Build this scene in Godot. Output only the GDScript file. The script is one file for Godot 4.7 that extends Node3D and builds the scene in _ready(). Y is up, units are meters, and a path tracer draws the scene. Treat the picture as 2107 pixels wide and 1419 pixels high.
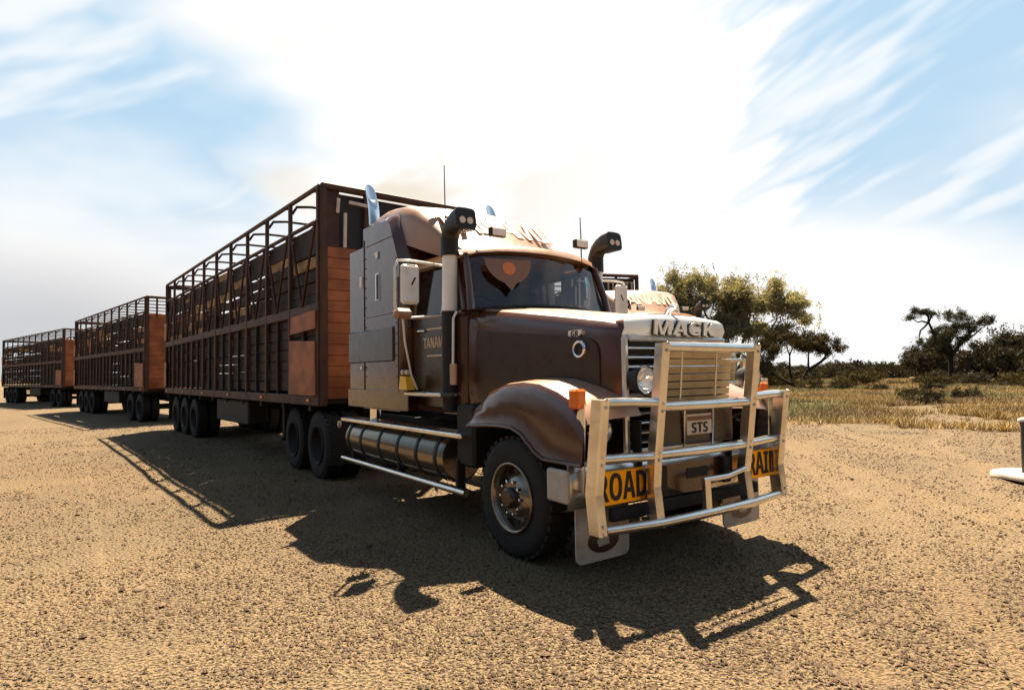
extends Node3D
# A brown long-nose prime mover with livestock trailers on a gravel lot, seen from the front left against the light.
# The truck's own axes are the world's: +x is forward, +z the near side, the ground is y = 0 and the bull bar stands at x = 0.

const SUN_FROM := Vector3(-0.463, 1.0, -0.397)
var rng := RandomNumberGenerator.new()
var used := {}
var M := {}


# ---------------------------------------------------------------- mesh building
class G:
	var st := SurfaceTool.new()
	var tint := Color(1, 1, 1)

	func _init():
		st.begin(Mesh.PRIMITIVE_TRIANGLES)
		st.set_smooth_group(-1)

	func smooth(on: bool) -> G:
		st.set_smooth_group(0 if on else -1)
		return self

	func v(p: Vector3):
		st.set_color(tint)
		st.set_uv(Vector2(p.x + p.z * 0.37, p.y + p.z * 0.21))
		st.add_vertex(p)

	func tri(a: Vector3, b: Vector3, c: Vector3):
		v(a); v(b); v(c)

	func quad(a: Vector3, b: Vector3, c: Vector3, d: Vector3):
		tri(a, b, c); tri(a, c, d)

	# a bevelled box: centre, size, bevel, turn
	func box(c: Vector3, s: Vector3, bev := 0.0, turn := Basis()) -> G:
		var h := s / 2.0
		if bev <= 0.0:
			for ax in 3:
				for sg in [-1.0, 1.0]:
					var n := Vector3.ZERO; n[ax] = sg
					var u := Vector3.ZERO; u[(ax + 1) % 3] = 1.0
					var w := n.cross(u)
					var q := []
					for k in [[-1, -1], [-1, 1], [1, 1], [1, -1]]:
						q.append(c + turn * ((n + u * k[0] + w * k[1]) * h))
					quad(q[0], q[1], q[2], q[3])
			return self
		bev = min(bev, min(h.x, min(h.y, h.z)) * 0.95)
		var hi := h - Vector3.ONE * bev
		var P := func(sx: float, sy: float, sz: float, ax: int) -> Vector3:
			var p := Vector3(sx * hi.x, sy * hi.y, sz * hi.z)
			var sg := [sx, sy, sz]
			p[ax] = sg[ax] * h[ax]
			return c + turn * p
		for ax in 3:
			var b: int = (ax + 1) % 3
			var d: int = (ax + 2) % 3
			for sg in [-1.0, 1.0]:
				var q := []
				for k in [[-1.0, -1.0], [-1.0, 1.0], [1.0, 1.0], [1.0, -1.0]]:
					var s3 := [0.0, 0.0, 0.0]
					s3[ax] = sg; s3[b] = k[0] * sg; s3[d] = k[1]
					q.append(P.call(s3[0], s3[1], s3[2], ax))
				quad(q[0], q[1], q[2], q[3])
			# edges parallel to ax between faces b and d
			for sb in [-1.0, 1.0]:
				for sd in [-1.0, 1.0]:
					var e := []
					for k in [[-1.0, b], [1.0, b], [1.0, d], [-1.0, d]]:
						var s3 := [0.0, 0.0, 0.0]
						s3[ax] = k[0]; s3[b] = sb; s3[d] = sd
						e.append(P.call(s3[0], s3[1], s3[2], k[1]))
					if sb * sd > 0: quad(e[0], e[1], e[2], e[3])
					else: quad(e[3], e[2], e[1], e[0])
		for sx in [-1.0, 1.0]:
			for sy in [-1.0, 1.0]:
				for sz in [-1.0, 1.0]:
					var a: Vector3 = P.call(sx, sy, sz, 0)
					var b2: Vector3 = P.call(sx, sy, sz, 1)
					var c2: Vector3 = P.call(sx, sy, sz, 2)
					if sx * sy * sz > 0: tri(a, c2, b2)
					else: tri(a, b2, c2)
		return self

	# a tube along points; r a number or one per point
	func tube(pts: Array, r, n := 10, caps := true) -> G:
		var rings := []
		var prev := Vector3.ZERO
		for i in pts.size():
			var a: Vector3 = pts[max(i - 1, 0)]
			var b: Vector3 = pts[min(i + 1, pts.size() - 1)]
			var t := (b - a).normalized()
			var u: Vector3
			if i == 0:
				u = t.cross(Vector3.UP if absf(t.y) < 0.9 else Vector3.RIGHT).normalized()
			else:
				u = (prev - t * prev.dot(t)).normalized()
			prev = u
			var w := t.cross(u)
			var rad: float = r[i] if r is Array else r
			var ring := []
			for k in n:
				var an := TAU * k / n
				ring.append(pts[i] + (u * cos(an) + w * sin(an)) * rad)
			rings.append(ring)
		smooth(true)
		for i in pts.size() - 1:
			for k in n:
				var k2: int = (k + 1) % n
				quad(rings[i][k], rings[i][k2], rings[i + 1][k2], rings[i + 1][k])
		smooth(false)
		if caps:
			for e in [0, pts.size() - 1]:
				for k in n:
					if e == 0: tri(pts[0], rings[0][(k + 1) % n], rings[0][k])
					else: tri(pts[e], rings[e][k], rings[e][(k + 1) % n])
		return self

	# profile of (radius, along) turned round an axis
	func lathe(prof: Array, o: Vector3, axis: Vector3, n := 24) -> G:
		var u := axis.cross(Vector3.UP if absf(axis.y) < 0.9 else Vector3.RIGHT).normalized()
		var w := axis.cross(u)
		for i in prof.size() - 1:
			var sharp: bool = prof[i].size() > 2
			smooth(not sharp)
			for k in n:
				var q := []
				for z in [[i, k], [i, k + 1], [i + 1, k + 1], [i + 1, k]]:
					var an: float = TAU * z[1] / n
					q.append(o + axis * prof[z[0]][1] + (u * cos(an) + w * sin(an)) * prof[z[0]][0])
				quad(q[0], q[1], q[2], q[3])
		smooth(false)
		return self

	# polygon (Vector2 list) in the plane o + u*x + v*y, given a depth along w
	func prism(poly: Array, o: Vector3, u: Vector3, w: Vector3, depth: Vector3) -> G:
		var pk := PackedVector2Array(poly)
		if Geometry2D.is_polygon_clockwise(pk): pk.reverse()
		var ix := Geometry2D.triangulate_polygon(pk)
		var flip := u.cross(w).dot(depth) < 0
		for i in range(0, ix.size(), 3):
			var p := []
			for k in 3: p.append(o + u * pk[ix[i + k]].x + w * pk[ix[i + k]].y)
			var area: float = (pk[ix[i + 1]] - pk[ix[i]]).cross(pk[ix[i + 2]] - pk[ix[i]])
			if (area > 0) == flip:
				tri(p[2], p[1], p[0]); tri(p[0] + depth, p[1] + depth, p[2] + depth)
			else:
				tri(p[0], p[1], p[2]); tri(p[2] + depth, p[1] + depth, p[0] + depth)
		for i in pk.size():
			var a := o + u * pk[i].x + w * pk[i].y
			var j := (i + 1) % pk.size()
			var b := o + u * pk[j].x + w * pk[j].y
			if flip: quad(a, b, b + depth, a + depth)
			else: quad(a, a + depth, b + depth, b)
		return self

	# rows of points joined into a skin
	func skin(rows: Array, round := false, flip := false, soft := true) -> G:
		smooth(soft)
		for i in rows.size() - 1:
			var n: int = rows[i].size()
			for k in (n if round else n - 1):
				var k2: int = (k + 1) % n
				if flip: quad(rows[i][k], rows[i + 1][k], rows[i + 1][k2], rows[i][k2])
				else: quad(rows[i][k], rows[i][k2], rows[i + 1][k2], rows[i + 1][k])
		smooth(false)
		return self

	func fan(row: Array, flip := false) -> G:
		var c := Vector3.ZERO
		for p in row: c += p
		c /= row.size()
		for k in row.size():
			if flip: tri(c, row[(k + 1) % row.size()], row[k])
			else: tri(c, row[k], row[(k + 1) % row.size()])
		return self

	func mesh() -> ArrayMesh:
		st.generate_normals()
		return st.commit()


func g() -> G:
	return G.new()

func part(parent: Node, called: String, gg, m: Material, label := "") -> MeshInstance3D:
	var o := MeshInstance3D.new()
	o.name = called
	o.mesh = gg.mesh() if gg is G else gg
	o.material_override = m
	parent.add_child(o, true)
	if label != "": o.set_meta("label", label)
	return o

func numbered(called: String) -> String:
	var n: int = used.get(called, -1) + 1
	used[called] = n
	return called if n == 0 else "%s_%03d" % [called, n]

func thing(called: String, label: String, category: String, at := Vector3.ZERO, turn := 0.0, group := "") -> Node3D:
	var o := Node3D.new()
	o.name = numbered(called)
	add_child(o)
	o.position = at
	o.rotation.y = turn
	tag(o, label, category, group)
	return o

func tag(o: Node, label: String, category: String, group := ""):
	o.set_meta("label", label)
	o.set_meta("category", category)
	if group != "": o.set_meta("group", group)

func lettering(parent: Node, words: String, height: float, m: Material, xf: Transform3D, depth := 0.006, squeeze := 1.0, called := "lettering") -> MeshInstance3D:
	var t := TextMesh.new()
	var f := SystemFont.new()
	f.font_names = PackedStringArray(["Droid Sans"])
	f.font_weight = 700
	t.font = f
	t.text = words
	t.font_size = 64
	t.pixel_size = height / 46.0
	t.depth = depth
	t.curve_step = 2.0
	var o := MeshInstance3D.new()
	o.name = called
	o.mesh = t
	o.material_override = m
	parent.add_child(o, true)
	o.transform = xf * Transform3D(Basis.from_scale(Vector3(squeeze, 1, 1)), Vector3.ZERO)
	return o


# ---------------------------------------------------------------- materials
func lin(r: float, gr: float, b: float) -> Color:
	return Color(r, gr, b).linear_to_srgb()

func noise_tex(seed_: int, freq: float, ramp: Array, kind := FastNoiseLite.TYPE_SIMPLEX_SMOOTH, oct := 4, size := 512, normal := false, bump := 4.0) -> NoiseTexture2D:
	var n := FastNoiseLite.new()
	n.seed = seed_
	n.noise_type = kind
	n.frequency = freq
	n.fractal_octaves = oct
	if kind == FastNoiseLite.TYPE_CELLULAR:
		n.cellular_return_type = FastNoiseLite.RETURN_DISTANCE
	var t := NoiseTexture2D.new()
	t.width = size; t.height = size
	t.seamless = true
	t.noise = n
	if normal:
		t.as_normal_map = true
		t.bump_strength = bump
	elif ramp.size():
		var gr := Gradient.new()
		var off := PackedFloat32Array(); var col := PackedColorArray()
		for r in ramp:
			off.append(r[0]); col.append(r[1])
		gr.offsets = off; gr.colors = col
		t.color_ramp = gr
	return t

func mat(called: String, c: Color, rough := 0.6, metal := 0.0, tex: Texture2D = null, scale := 1.0, rtex: Texture2D = null) -> StandardMaterial3D:
	var m := StandardMaterial3D.new()
	m.resource_name = called
	m.albedo_color = c
	m.roughness = rough
	m.metallic = metal
	if tex or rtex:
		m.uv1_triplanar = true
		m.uv1_scale = Vector3.ONE * scale
	if tex: m.albedo_texture = tex
	if rtex: m.roughness_texture = rtex
	M[called] = m
	return m

func materials():
	var grime := noise_tex(3, 0.006, [[0.0, lin(0.62, 0.58, 0.52)], [0.45, lin(0.85, 0.83, 0.80)], [1.0, lin(1, 1, 1)]])
	var dusty := noise_tex(5, 0.008, [[0.0, lin(0.78, 0.72, 0.66)], [0.5, lin(0.95, 0.93, 0.90)], [1.0, lin(1, 1, 1)]])
	var rust := noise_tex(7, 0.01, [[0.0, lin(0.40, 0.32, 0.28)], [0.4, lin(0.7, 0.66, 0.62)], [0.7, lin(1, 1, 1)], [1.0, lin(1.0, 0.88, 0.72)]], FastNoiseLite.TYPE_SIMPLEX_SMOOTH, 5)
	var scuff := noise_tex(9, 0.02, [[0.0, Color(0.55, 0.55, 0.55)], [1.0, Color(1, 1, 1)]])
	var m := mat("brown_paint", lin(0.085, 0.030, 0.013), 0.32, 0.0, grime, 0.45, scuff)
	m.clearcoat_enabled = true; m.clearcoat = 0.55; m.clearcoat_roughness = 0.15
	m = mat("sunlit_peach", lin(0.42, 0.235, 0.14), 0.45, 0.0, dusty, 0.6, scuff)  # brown paint lightened to peach: sun glare put into the colour of the tops
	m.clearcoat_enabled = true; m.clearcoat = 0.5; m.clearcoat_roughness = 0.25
	m = mat("dark_brown", lin(0.034, 0.014, 0.008), 0.4, 0.0, grime, 0.5, scuff)
	m.clearcoat_enabled = true; m.clearcoat = 0.4; m.clearcoat_roughness = 0.2
	mat("crate_paint", lin(0.085, 0.033, 0.015), 0.65, 0.0, rust, 0.35)
	mat("crate_dark", lin(0.022, 0.012, 0.007), 0.75, 0.0, rust, 0.4)
	mat("crate_board", lin(0.038, 0.020, 0.012), 0.8, 0.0, rust, 0.5)
	mat("sunlit_board", lin(0.42, 0.27, 0.13), 0.8, 0.0, rust, 0.6)  # tan that stands in for sunlight falling inside the crates
	mat("crate_panel", lin(0.40, 0.125, 0.036), 0.6, 0.0, rust, 0.3)
	mat("alloy", lin(0.82, 0.80, 0.76), 0.30, 0.92, dusty, 0.9, scuff)
	mat("chrome", lin(0.86, 0.86, 0.86), 0.12, 1.0, null, 1.0, null)
	mat("satin", lin(0.80, 0.80, 0.82), 0.28, 0.7, dusty, 0.8, scuff)
	mat("dark_alloy", lin(0.26, 0.23, 0.19), 0.30, 0.85, dusty, 0.9, scuff)  # alloy with a darker base colour, for fuel tank and front rims
	mat("white_paint", lin(0.86, 0.86, 0.85), 0.35, 0.0, dusty, 0.8)
	mat("black_plastic", lin(0.012, 0.012, 0.012), 0.55, 0.0, scuff, 1.0)
	mat("chassis", lin(0.012, 0.010, 0.009), 0.7, 0.0, grime, 1.0)
	mat("rubber", lin(0.014, 0.013, 0.012), 0.85, 0.0, dusty, 1.5)
	mat("mudflap", lin(0.50, 0.45, 0.40), 0.6, 0.0, grime, 1.2)
	mat("yellow_sign", lin(0.95, 0.47, 0.012), 0.38, 0.75, dusty, 1.0)
	mat("sign_black", lin(0.01, 0.01, 0.01), 0.6)
	mat("amber", lin(0.75, 0.16, 0.015), 0.2)
	mat("yellow_lamp", lin(0.85, 0.48, 0.03), 0.25)
	mat("tarp", lin(0.03, 0.03, 0.035), 0.7, 0.0, grime, 0.8)
	mat("seat_cloth", lin(0.05, 0.05, 0.055), 0.9, 0.0, grime, 2.0)
	mat("letter_white", lin(0.72, 0.62, 0.52), 0.5, 0.0, dusty, 1.0)
	mat("letter_tan", lin(0.55, 0.40, 0.28), 0.55)
	mat("letter_roof", lin(0.66, 0.46, 0.33), 0.5)
	mat("screen_tan", lin(0.45, 0.34, 0.19), 0.6, 0.25, dusty, 1.5)
	mat("orange_disc", lin(0.62, 0.20, 0.05), 0.5)
	mat("decal_brown", lin(0.22, 0.12, 0.07), 0.5)
	mat("lens", lin(0.85, 0.85, 0.85), 0.08, 0.9)
	m = mat("glass", Color(0.02, 0.025, 0.03, 0.35), 0.03)
	m.transparency = BaseMaterial3D.TRANSPARENCY_ALPHA
	m = mat("lamp_glass", Color(1, 1, 1, 0.12), 0.05)
	m.transparency = BaseMaterial3D.TRANSPARENCY_ALPHA
	mat("concrete", lin(0.62, 0.56, 0.48), 0.85, 0.0, dusty, 1.0)
	mat("bollard_grey", lin(0.07, 0.06, 0.055), 0.8, 0.0, grime, 1.5)
	mat("bark", lin(0.05, 0.036, 0.026), 0.9, 0.0, grime, 1.0)
	mat("bark_dark", lin(0.022, 0.017, 0.013), 0.9, 0.0, grime, 1.0)
	for l in [["leaf_pale", 0.29, 0.275, 0.185], ["leaf_olive", 0.085, 0.068, 0.032], ["leaf_dark", 0.066, 0.056, 0.037], ["leaf_green", 0.085, 0.082, 0.048]]:
		m = mat(l[0], lin(l[1], l[2], l[3]), 0.85)
		m.vertex_color_use_as_albedo = true
		m.backlight_enabled = true
		m.backlight = Color(0.95, 0.91, 0.70) if l[0] == "leaf_pale" else Color(0.5, 0.47, 0.32)
		m.metallic_specular = 0.2
		m.cull_mode = BaseMaterial3D.CULL_DISABLED
	m = mat("dry_grass", lin(0.235, 0.165, 0.055), 0.8)
	m.vertex_color_use_as_albedo = true
	m.backlight_enabled = true
	m.backlight = lin(0.24, 0.155, 0.045)
	m.cull_mode = BaseMaterial3D.CULL_DISABLED
	m = mat("pebble", lin(0.155, 0.10, 0.055), 0.9)
	m.vertex_color_use_as_albedo = true
	# sand and gravel: light grains, darker pits
	var sand := noise_tex(21, 0.045, [[0.0, lin(0.20, 0.17, 0.14)], [0.34, lin(0.42, 0.39, 0.35)], [0.50, lin(0.80, 0.78, 0.75)], [0.7, lin(0.98, 0.97, 0.95)], [1.0, lin(1, 1, 1)]], FastNoiseLite.TYPE_SIMPLEX_SMOOTH, 3, 1024)
	var sand_h := noise_tex(21, 0.045, [], FastNoiseLite.TYPE_SIMPLEX_SMOOTH, 3, 1024)
	m = mat("sand", lin(0.222, 0.151, 0.073), 0.95, 0.0, sand, 0.62)
	m.uv1_world_triplanar = true
	m.vertex_color_use_as_albedo = true
	m.heightmap_enabled = true
	m.heightmap_texture = sand_h
	m.heightmap_scale = 3.2


# ---------------------------------------------------------------- camera, sky, sun
func sky_image() -> ImageTexture:
	var w := 2048
	var h := 1024
	var n1 := FastNoiseLite.new(); n1.seed = 11; n1.frequency = 1.6; n1.fractal_octaves = 5
	var n2 := FastNoiseLite.new(); n2.seed = 23; n2.frequency = 2.2; n2.fractal_octaves = 5
	var px := PackedFloat32Array()
	px.resize(w * h * 3)
	var sun := SUN_FROM.normalized()
	var view_az := atan2(-0.8154, 0.5771)          # the middle of the view, as x over -z
	var right_h := Vector3(0.577, 0, -0.816)
	var fwd_h := Vector3(-0.816, 0, -0.577)
	for y in h:
		var el := (0.5 - (y + 0.5) / h) * PI
		var se := sin(el)
		var ce := cos(el)
		var e := rad_to_deg(el)
		for x in w:
			var i := (y * w + x) * 3
			if e < -2.0:
				px[i] = 0.10; px[i + 1] = 0.066; px[i + 2] = 0.036
				continue
			var th := (x + 0.5) / w * TAU
			var d := Vector3(sin(th) * ce, se, -cos(th) * ce)
			var a := rad_to_deg(wrapf(th - view_az, -PI, PI))
			var cg := d.dot(sun)
			var near := exp(-(1.0 - cg) * 2.3)       # brighter towards the sun, as clear air is
			var wide := smoothstep(0.03, 0.34, near)
			var blue := Vector3(0.018, 0.032, 0.052).lerp(Vector3(0.130, 0.190, 0.246), smoothstep(0.03, 0.27, near)) + Vector3(0.03, 0.03, 0.02) * near * near - Vector3(0.095, 0.135, 0.150) * smoothstep(31.0, 52.0, e) * wide
			var wob := n1.get_noise_3d(d.x * 1.0, d.y * 2.2, d.z * 1.0)
			var streak_u := d.dot(right_h) * 0.9 - d.y * 1.6
			var streak_v := d.dot(right_h) * 1.0 + d.y * 0.6
			var wisps := n2.get_noise_3d(streak_u * 3.1, streak_v * 0.8, d.dot(fwd_h) * 1.0)
			# one great bank of thin cloud under the sun, broken to blue on both flanks
			var left := smoothstep(-32.0, -18.0, a + wob * 18.0 - (16.0 - e) * 0.35)
			var right := 1.0 - smoothstep(21.0, 28.0, a + wisps * 13.0 + (e - 18.0) * 0.15)
			var bank := left * right * (1.0 - smoothstep(32.5, 42.0, e + wob * 4.0)) * smoothstep(-0.15, 0.55, cg + 0.25)
			var loose := smoothstep(0.02, 0.50, wisps + 0.05 + 0.11 * signf(a)) * 0.75 * (0.2 + 0.8 * wide) * (1.0 - 0.9 * smoothstep(32.0, 48.0, e))
			var haze := (1.0 - smoothstep(6.0, 19.0, e + wob * 9.0)) * (0.5 + 0.5 * wide)
			var c := maxf(bank, maxf(loose, haze))
			var white := Vector3(0.280, 0.278, 0.275) * (0.12 + 0.88 * wide + 0.12 * near)
			white = white.lerp(Vector3(0.165, 0.165, 0.17), smoothstep(13.0, 3.0, e) * smoothstep(-16.0, -38.0, a) * wide)
			var cream := smoothstep(-0.22, 0.10, wob + wisps * 0.25) * wide * exp(-pow((a + 11.0) / 15.0, 2.0) - pow((e - 19.0) / 10.0, 2.0))
			white -= Vector3(0.044, 0.068, 0.102) * cream
			var L := blue.lerp(white, clampf(c, 0.0, 1.0))
			L += Vector3(0.35, 0.33, 0.30) * exp(-(1.0 - cg) * 60.0)
			px[i] = maxf(L.x, 0.012); px[i + 1] = maxf(L.y, 0.016); px[i + 2] = maxf(L.z, 0.02)
	var im := Image.create_from_data(w, h, false, Image.FORMAT_RGBF, px.to_byte_array())
	return ImageTexture.create_from_image(im)


func _ready():
	rng.seed = 4711
	# ---- camera
	var cam := Camera3D.new()
	cam.name = "camera"
	add_child(cam)
	cam.fov = 58.45
	cam.near = 0.05
	cam.far = 5000.0
	cam.transform = Transform3D(Basis(Vector3(0.57704828, -0.0156836, -0.81655943), Vector3(0.04562085, 0.99887353, 0.01305416), Vector3(0.81543486, -0.04478502, 0.57711375)).orthonormalized(), Vector3(3.3804, 1.6083, 4.312))
	cam.current = true
	# ---- sky and exposure
	var env := Environment.new()
	env.background_mode = Environment.BG_SKY
	var sky := Sky.new()
	var sm := PanoramaSkyMaterial.new()
	sm.panorama = sky_image()
	sky.sky_material = sm
	env.sky = sky
	env.tonemap_mode = Environment.TONE_MAPPER_LINEAR
	env.tonemap_exposure = 3.6
	env.sdfgi_enabled = true
	env.ssao_enabled = true
	env.ssil_enabled = true
	var we := WorldEnvironment.new()
	we.name = "world_environment"
	we.environment = env
	add_child(we)
	# ---- sun, behind the truck and to its far side
	var sun := DirectionalLight3D.new()
	sun.name = "sun"
	add_child(sun)
	sun.light_energy = 1.6
	sun.light_color = Color(1.0, 0.93, 0.82)
	sun.light_angular_distance = 0.5
	sun.shadow_enabled = true
	sun.look_at_from_position(SUN_FROM * 50.0, Vector3.ZERO, Vector3.UP)
	materials()
	ground()
	vegetation()
	trucks()
	small_things()


# ---------------------------------------------------------------- the lot
func axis_steps(lo: float, hi: float, fine: float, far: float) -> Array:
	var out := []
	var x := lo
	while x < hi:
		out.append(x)
		x += fine
	var s := fine
	x = hi
	while x < far:
		out.append(x)
		s *= 1.16
		x += s
	out.append(far)
	s = fine
	x = lo
	while x > -far:
		s *= 1.16
		x -= s
		out.push_front(maxf(x, -far))
	return out

func seg_dist(p: Vector2, a: Vector2, b: Vector2) -> float:
	var t := clampf((p - a).dot(b - a) / (b - a).length_squared(), 0.0, 1.0)
	return p.distance_to(a + (b - a) * t)

var tracks := [[Vector2(3.0, 0.9), Vector2(-0.2, -3.4)], [Vector2(1.7, 0.9), Vector2(-1.9, -3.6)], [Vector2(-0.2, -3.4), Vector2(-9.0, -14.0)], [Vector2(-1.9, -3.6), Vector2(-10.5, -14.0)], [Vector2(4.0, -1.0), Vector2(0.5, -4.6)], [Vector2(3.6, 0.6), Vector2(-6.0, -18.0)], [Vector2(5.2, -0.6), Vector2(-4.0, -19.0)], [Vector2(2.4, -2.2), Vector2(-14.0, -17.0)], [Vector2(3.6, -3.6), Vector2(-12.5, -18.5)], [Vector2(6.0, -2.0), Vector2(2.5, -14.0)]]
var hum: FastNoiseLite
var hum2: FastNoiseLite

func rise(x: float, z: float) -> float:
	var y := hum.get_noise_2d(x, z) * 0.035 + hum2.get_noise_2d(x, z) * 0.012
	for t in tracks:
		var d := seg_dist(Vector2(x + hum.get_noise_2d(z * 0.7, 5.0) * 0.8, z), t[0], t[1])
		if d < 0.6:
			y -= 0.040 * exp(-d * d / 0.02) - 0.024 * exp(-(d - 0.3) * (d - 0.3) / 0.008)
	var keep := smoothstep(-2.2, -3.2, z) if z < 0 else smoothstep(1.6, 3.0, z)
	if x > 1.5: keep = 1.0
	return y * keep

func ground():
	hum = FastNoiseLite.new(); hum.seed = 2; hum.frequency = 0.22; hum.fractal_octaves = 3
	hum2 = FastNoiseLite.new(); hum2.seed = 8; hum2.frequency = 1.5; hum2.fractal_octaves = 3
	var big := FastNoiseLite.new(); big.seed = 31; big.frequency = 0.16; big.fractal_octaves = 4
	var xs := axis_steps(-8.0, 5.0, 0.09, 2200.0)
	var zs := axis_steps(-13.0, 4.5, 0.09, 2200.0)
	var V := PackedVector3Array(); var C := PackedColorArray(); var I := PackedInt32Array(); var N := PackedVector3Array()
	for z in zs:
		for x in xs:
			var y := rise(x, z) if absf(x) < 60.0 and absf(z) < 90.0 else 0.0
			V.append(Vector3(x, y, z))
			var e := 0.05
			N.append(Vector3(0, 1, 0))
			var k: float = 1.0 + big.get_noise_2d(x, z) * 0.34 + hum.get_noise_2d(x * 3.0, z * 3.0) * 0.10
			var red := big.get_noise_2d(x * 0.5 + 80.0, z * 0.5)
			var c := Color(k, k * (1.0 - 0.06 * red), k * (1.0 - 0.14 * red))
			for t in tracks:
				var d := seg_dist(Vector2(x + hum.get_noise_2d(z * 0.7, 5.0) * 0.8, z), t[0], t[1])
				if d < 0.5: c = c.lerp(Color(1.22, 1.14, 1.06) * k, 0.38 * exp(-d * d / 0.025))
			var away := Vector2(x - 3.38, z - 4.31).length()
			if z < -8.0 and away > 18.0:
				c = c.lerp(Color(0.80, 0.80, 0.62) * k, smoothstep(20.0, 30.0, away + hum.get_noise_2d(x, z) * 8.0))
			C.append(c)
	var nx := xs.size()
	for j in zs.size() - 1:
		for i in nx - 1:
			var a := j * nx + i
			I.append_array([a, a + 1, a + nx + 1, a, a + nx + 1, a + nx])
	# normals from the neighbours
	for j in range(1, zs.size() - 1):
		for i in range(1, nx - 1):
			var a := j * nx + i
			N[a] = (V[a + nx] - V[a - nx]).cross(V[a + 1] - V[a - 1]).normalized()
	var arr := []
	arr.resize(Mesh.ARRAY_MAX)
	arr[Mesh.ARRAY_VERTEX] = V; arr[Mesh.ARRAY_NORMAL] = N; arr[Mesh.ARRAY_COLOR] = C; arr[Mesh.ARRAY_INDEX] = I
	var am := ArrayMesh.new()
	am.add_surface_from_arrays(Mesh.PRIMITIVE_TRIANGLES, arr)
	var o := MeshInstance3D.new()
	o.name = "ground"
	o.mesh = am
	o.material_override = M.sand
	o.set_meta("kind", "structure")
	add_child(o)
	tag(o, "wide bare lot of tan sand and gravel under the trucks", "ground")
	# loose stones
	var pg := g()
	var ico := [Vector3(0, 0.62, 0), Vector3(0.55, 0.12, 0.1), Vector3(0.05, 0.2, 0.5), Vector3(-0.5, 0.1, 0.2), Vector3(-0.2, 0.15, -0.5), Vector3(0.4, 0.05, -0.42), Vector3(0, -0.4, 0)]
	for k in 5:
		pg.tri(ico[0], ico[1 + (k + 1) % 5], ico[1 + k])
		pg.tri(ico[6], ico[1 + k], ico[1 + (k + 1) % 5])
	var mm := MultiMesh.new()
	mm.transform_format = MultiMesh.TRANSFORM_3D
	mm.use_colors = true
	mm.mesh = pg.mesh()
	var put := []
	var eye := Vector2(3.38, 4.31)
	while put.size() < 180000:
		var r := 1.6 + 24.0 * pow(rng.randf(), 2.2)
		var an := rng.randf() * TAU
		var p := eye + Vector2(cos(an), sin(an)) * r
		if (p - eye).dot(Vector2(-0.816, -0.577)) < 0.7 * r * 0.8: continue
		var bare := false
		for t in tracks:
			if seg_dist(Vector2(p.x + hum.get_noise_2d(p.y * 0.7, 5.0) * 0.8, p.y), t[0], t[1]) < 0.2: bare = rng.randf() < 0.6
		if bare or rng.randf() > 0.85 + hum.get_noise_2d(p.x * 2.0, p.y * 2.0) * 1.5: continue
		var s := (0.007 + 0.016 * pow(rng.randf(), 3.0)) * (1.0 + r * 0.035)
		if rng.randf() < 0.004: s *= 2.2
		put.append([p, s])
	mm.instance_count = put.size()
	for i in put.size():
		var p: Vector2 = put[i][0]
		var s: float = put[i][1]
		var b := Basis(Vector3.UP, rng.randf() * TAU).scaled(Vector3(s * rng.randf_range(0.8, 1.5), s * rng.randf_range(0.6, 1.1), s))
		mm.set_instance_transform(i, Transform3D(b, Vector3(p.x, rise(p.x, p.y) + s * 0.15, p.y)))
		var k := rng.randf_range(0.55, 1.35)
		mm.set_instance_color(i, Color(k, k * rng.randf_range(0.92, 1.02), k * rng.randf_range(0.85, 1.05)))
	var mi := MultiMeshInstance3D.new()
	mi.name = "gravel"
	mi.multimesh = mm
	mi.material_override = M.pebble
	mi.set_meta("kind", "stuff")
	tag(mi, "loose small stones strewn over the tan lot", "gravel")
	add_child(mi)


# ---------------------------------------------------------------- plants
func leaf_mesh(shape: int) -> ArrayMesh:
	var q := g()
	if shape == 0:      # a spray of small leaves
		for k in 7:
			var an := TAU * k / 7.0 + 0.4 * (k % 2)
			var d := Vector3(cos(an), 0.55 * sin(an * 2.3 + k), sin(an))
			var w := d.cross(Vector3(0.3, 1, 0.2)).normalized() * 0.17
			var o := d * (0.12 + 0.1 * (k % 3))
			q.tri(o, o + d * 0.42 + w, o + d * 0.9)
			q.tri(o, o + d * 0.9, o + d * 0.42 - w)
	else:               # a tuft of dry grass
		for k in 9:
			var an := TAU * k / 9.0
			var lean := 0.35 + 0.25 * (k % 3)
			var d := Vector3(cos(an) * lean, 1.0 - 0.12 * (k % 3), sin(an) * lean)
			var w := Vector3(-sin(an), 0, cos(an)) * 0.05
			var o := Vector3(cos(an), 0, sin(an)) * 0.12
			q.tri(o - w, o + w, o + d)
	return q.mesh()

var leaf0: ArrayMesh
var tuft0: ArrayMesh

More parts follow.
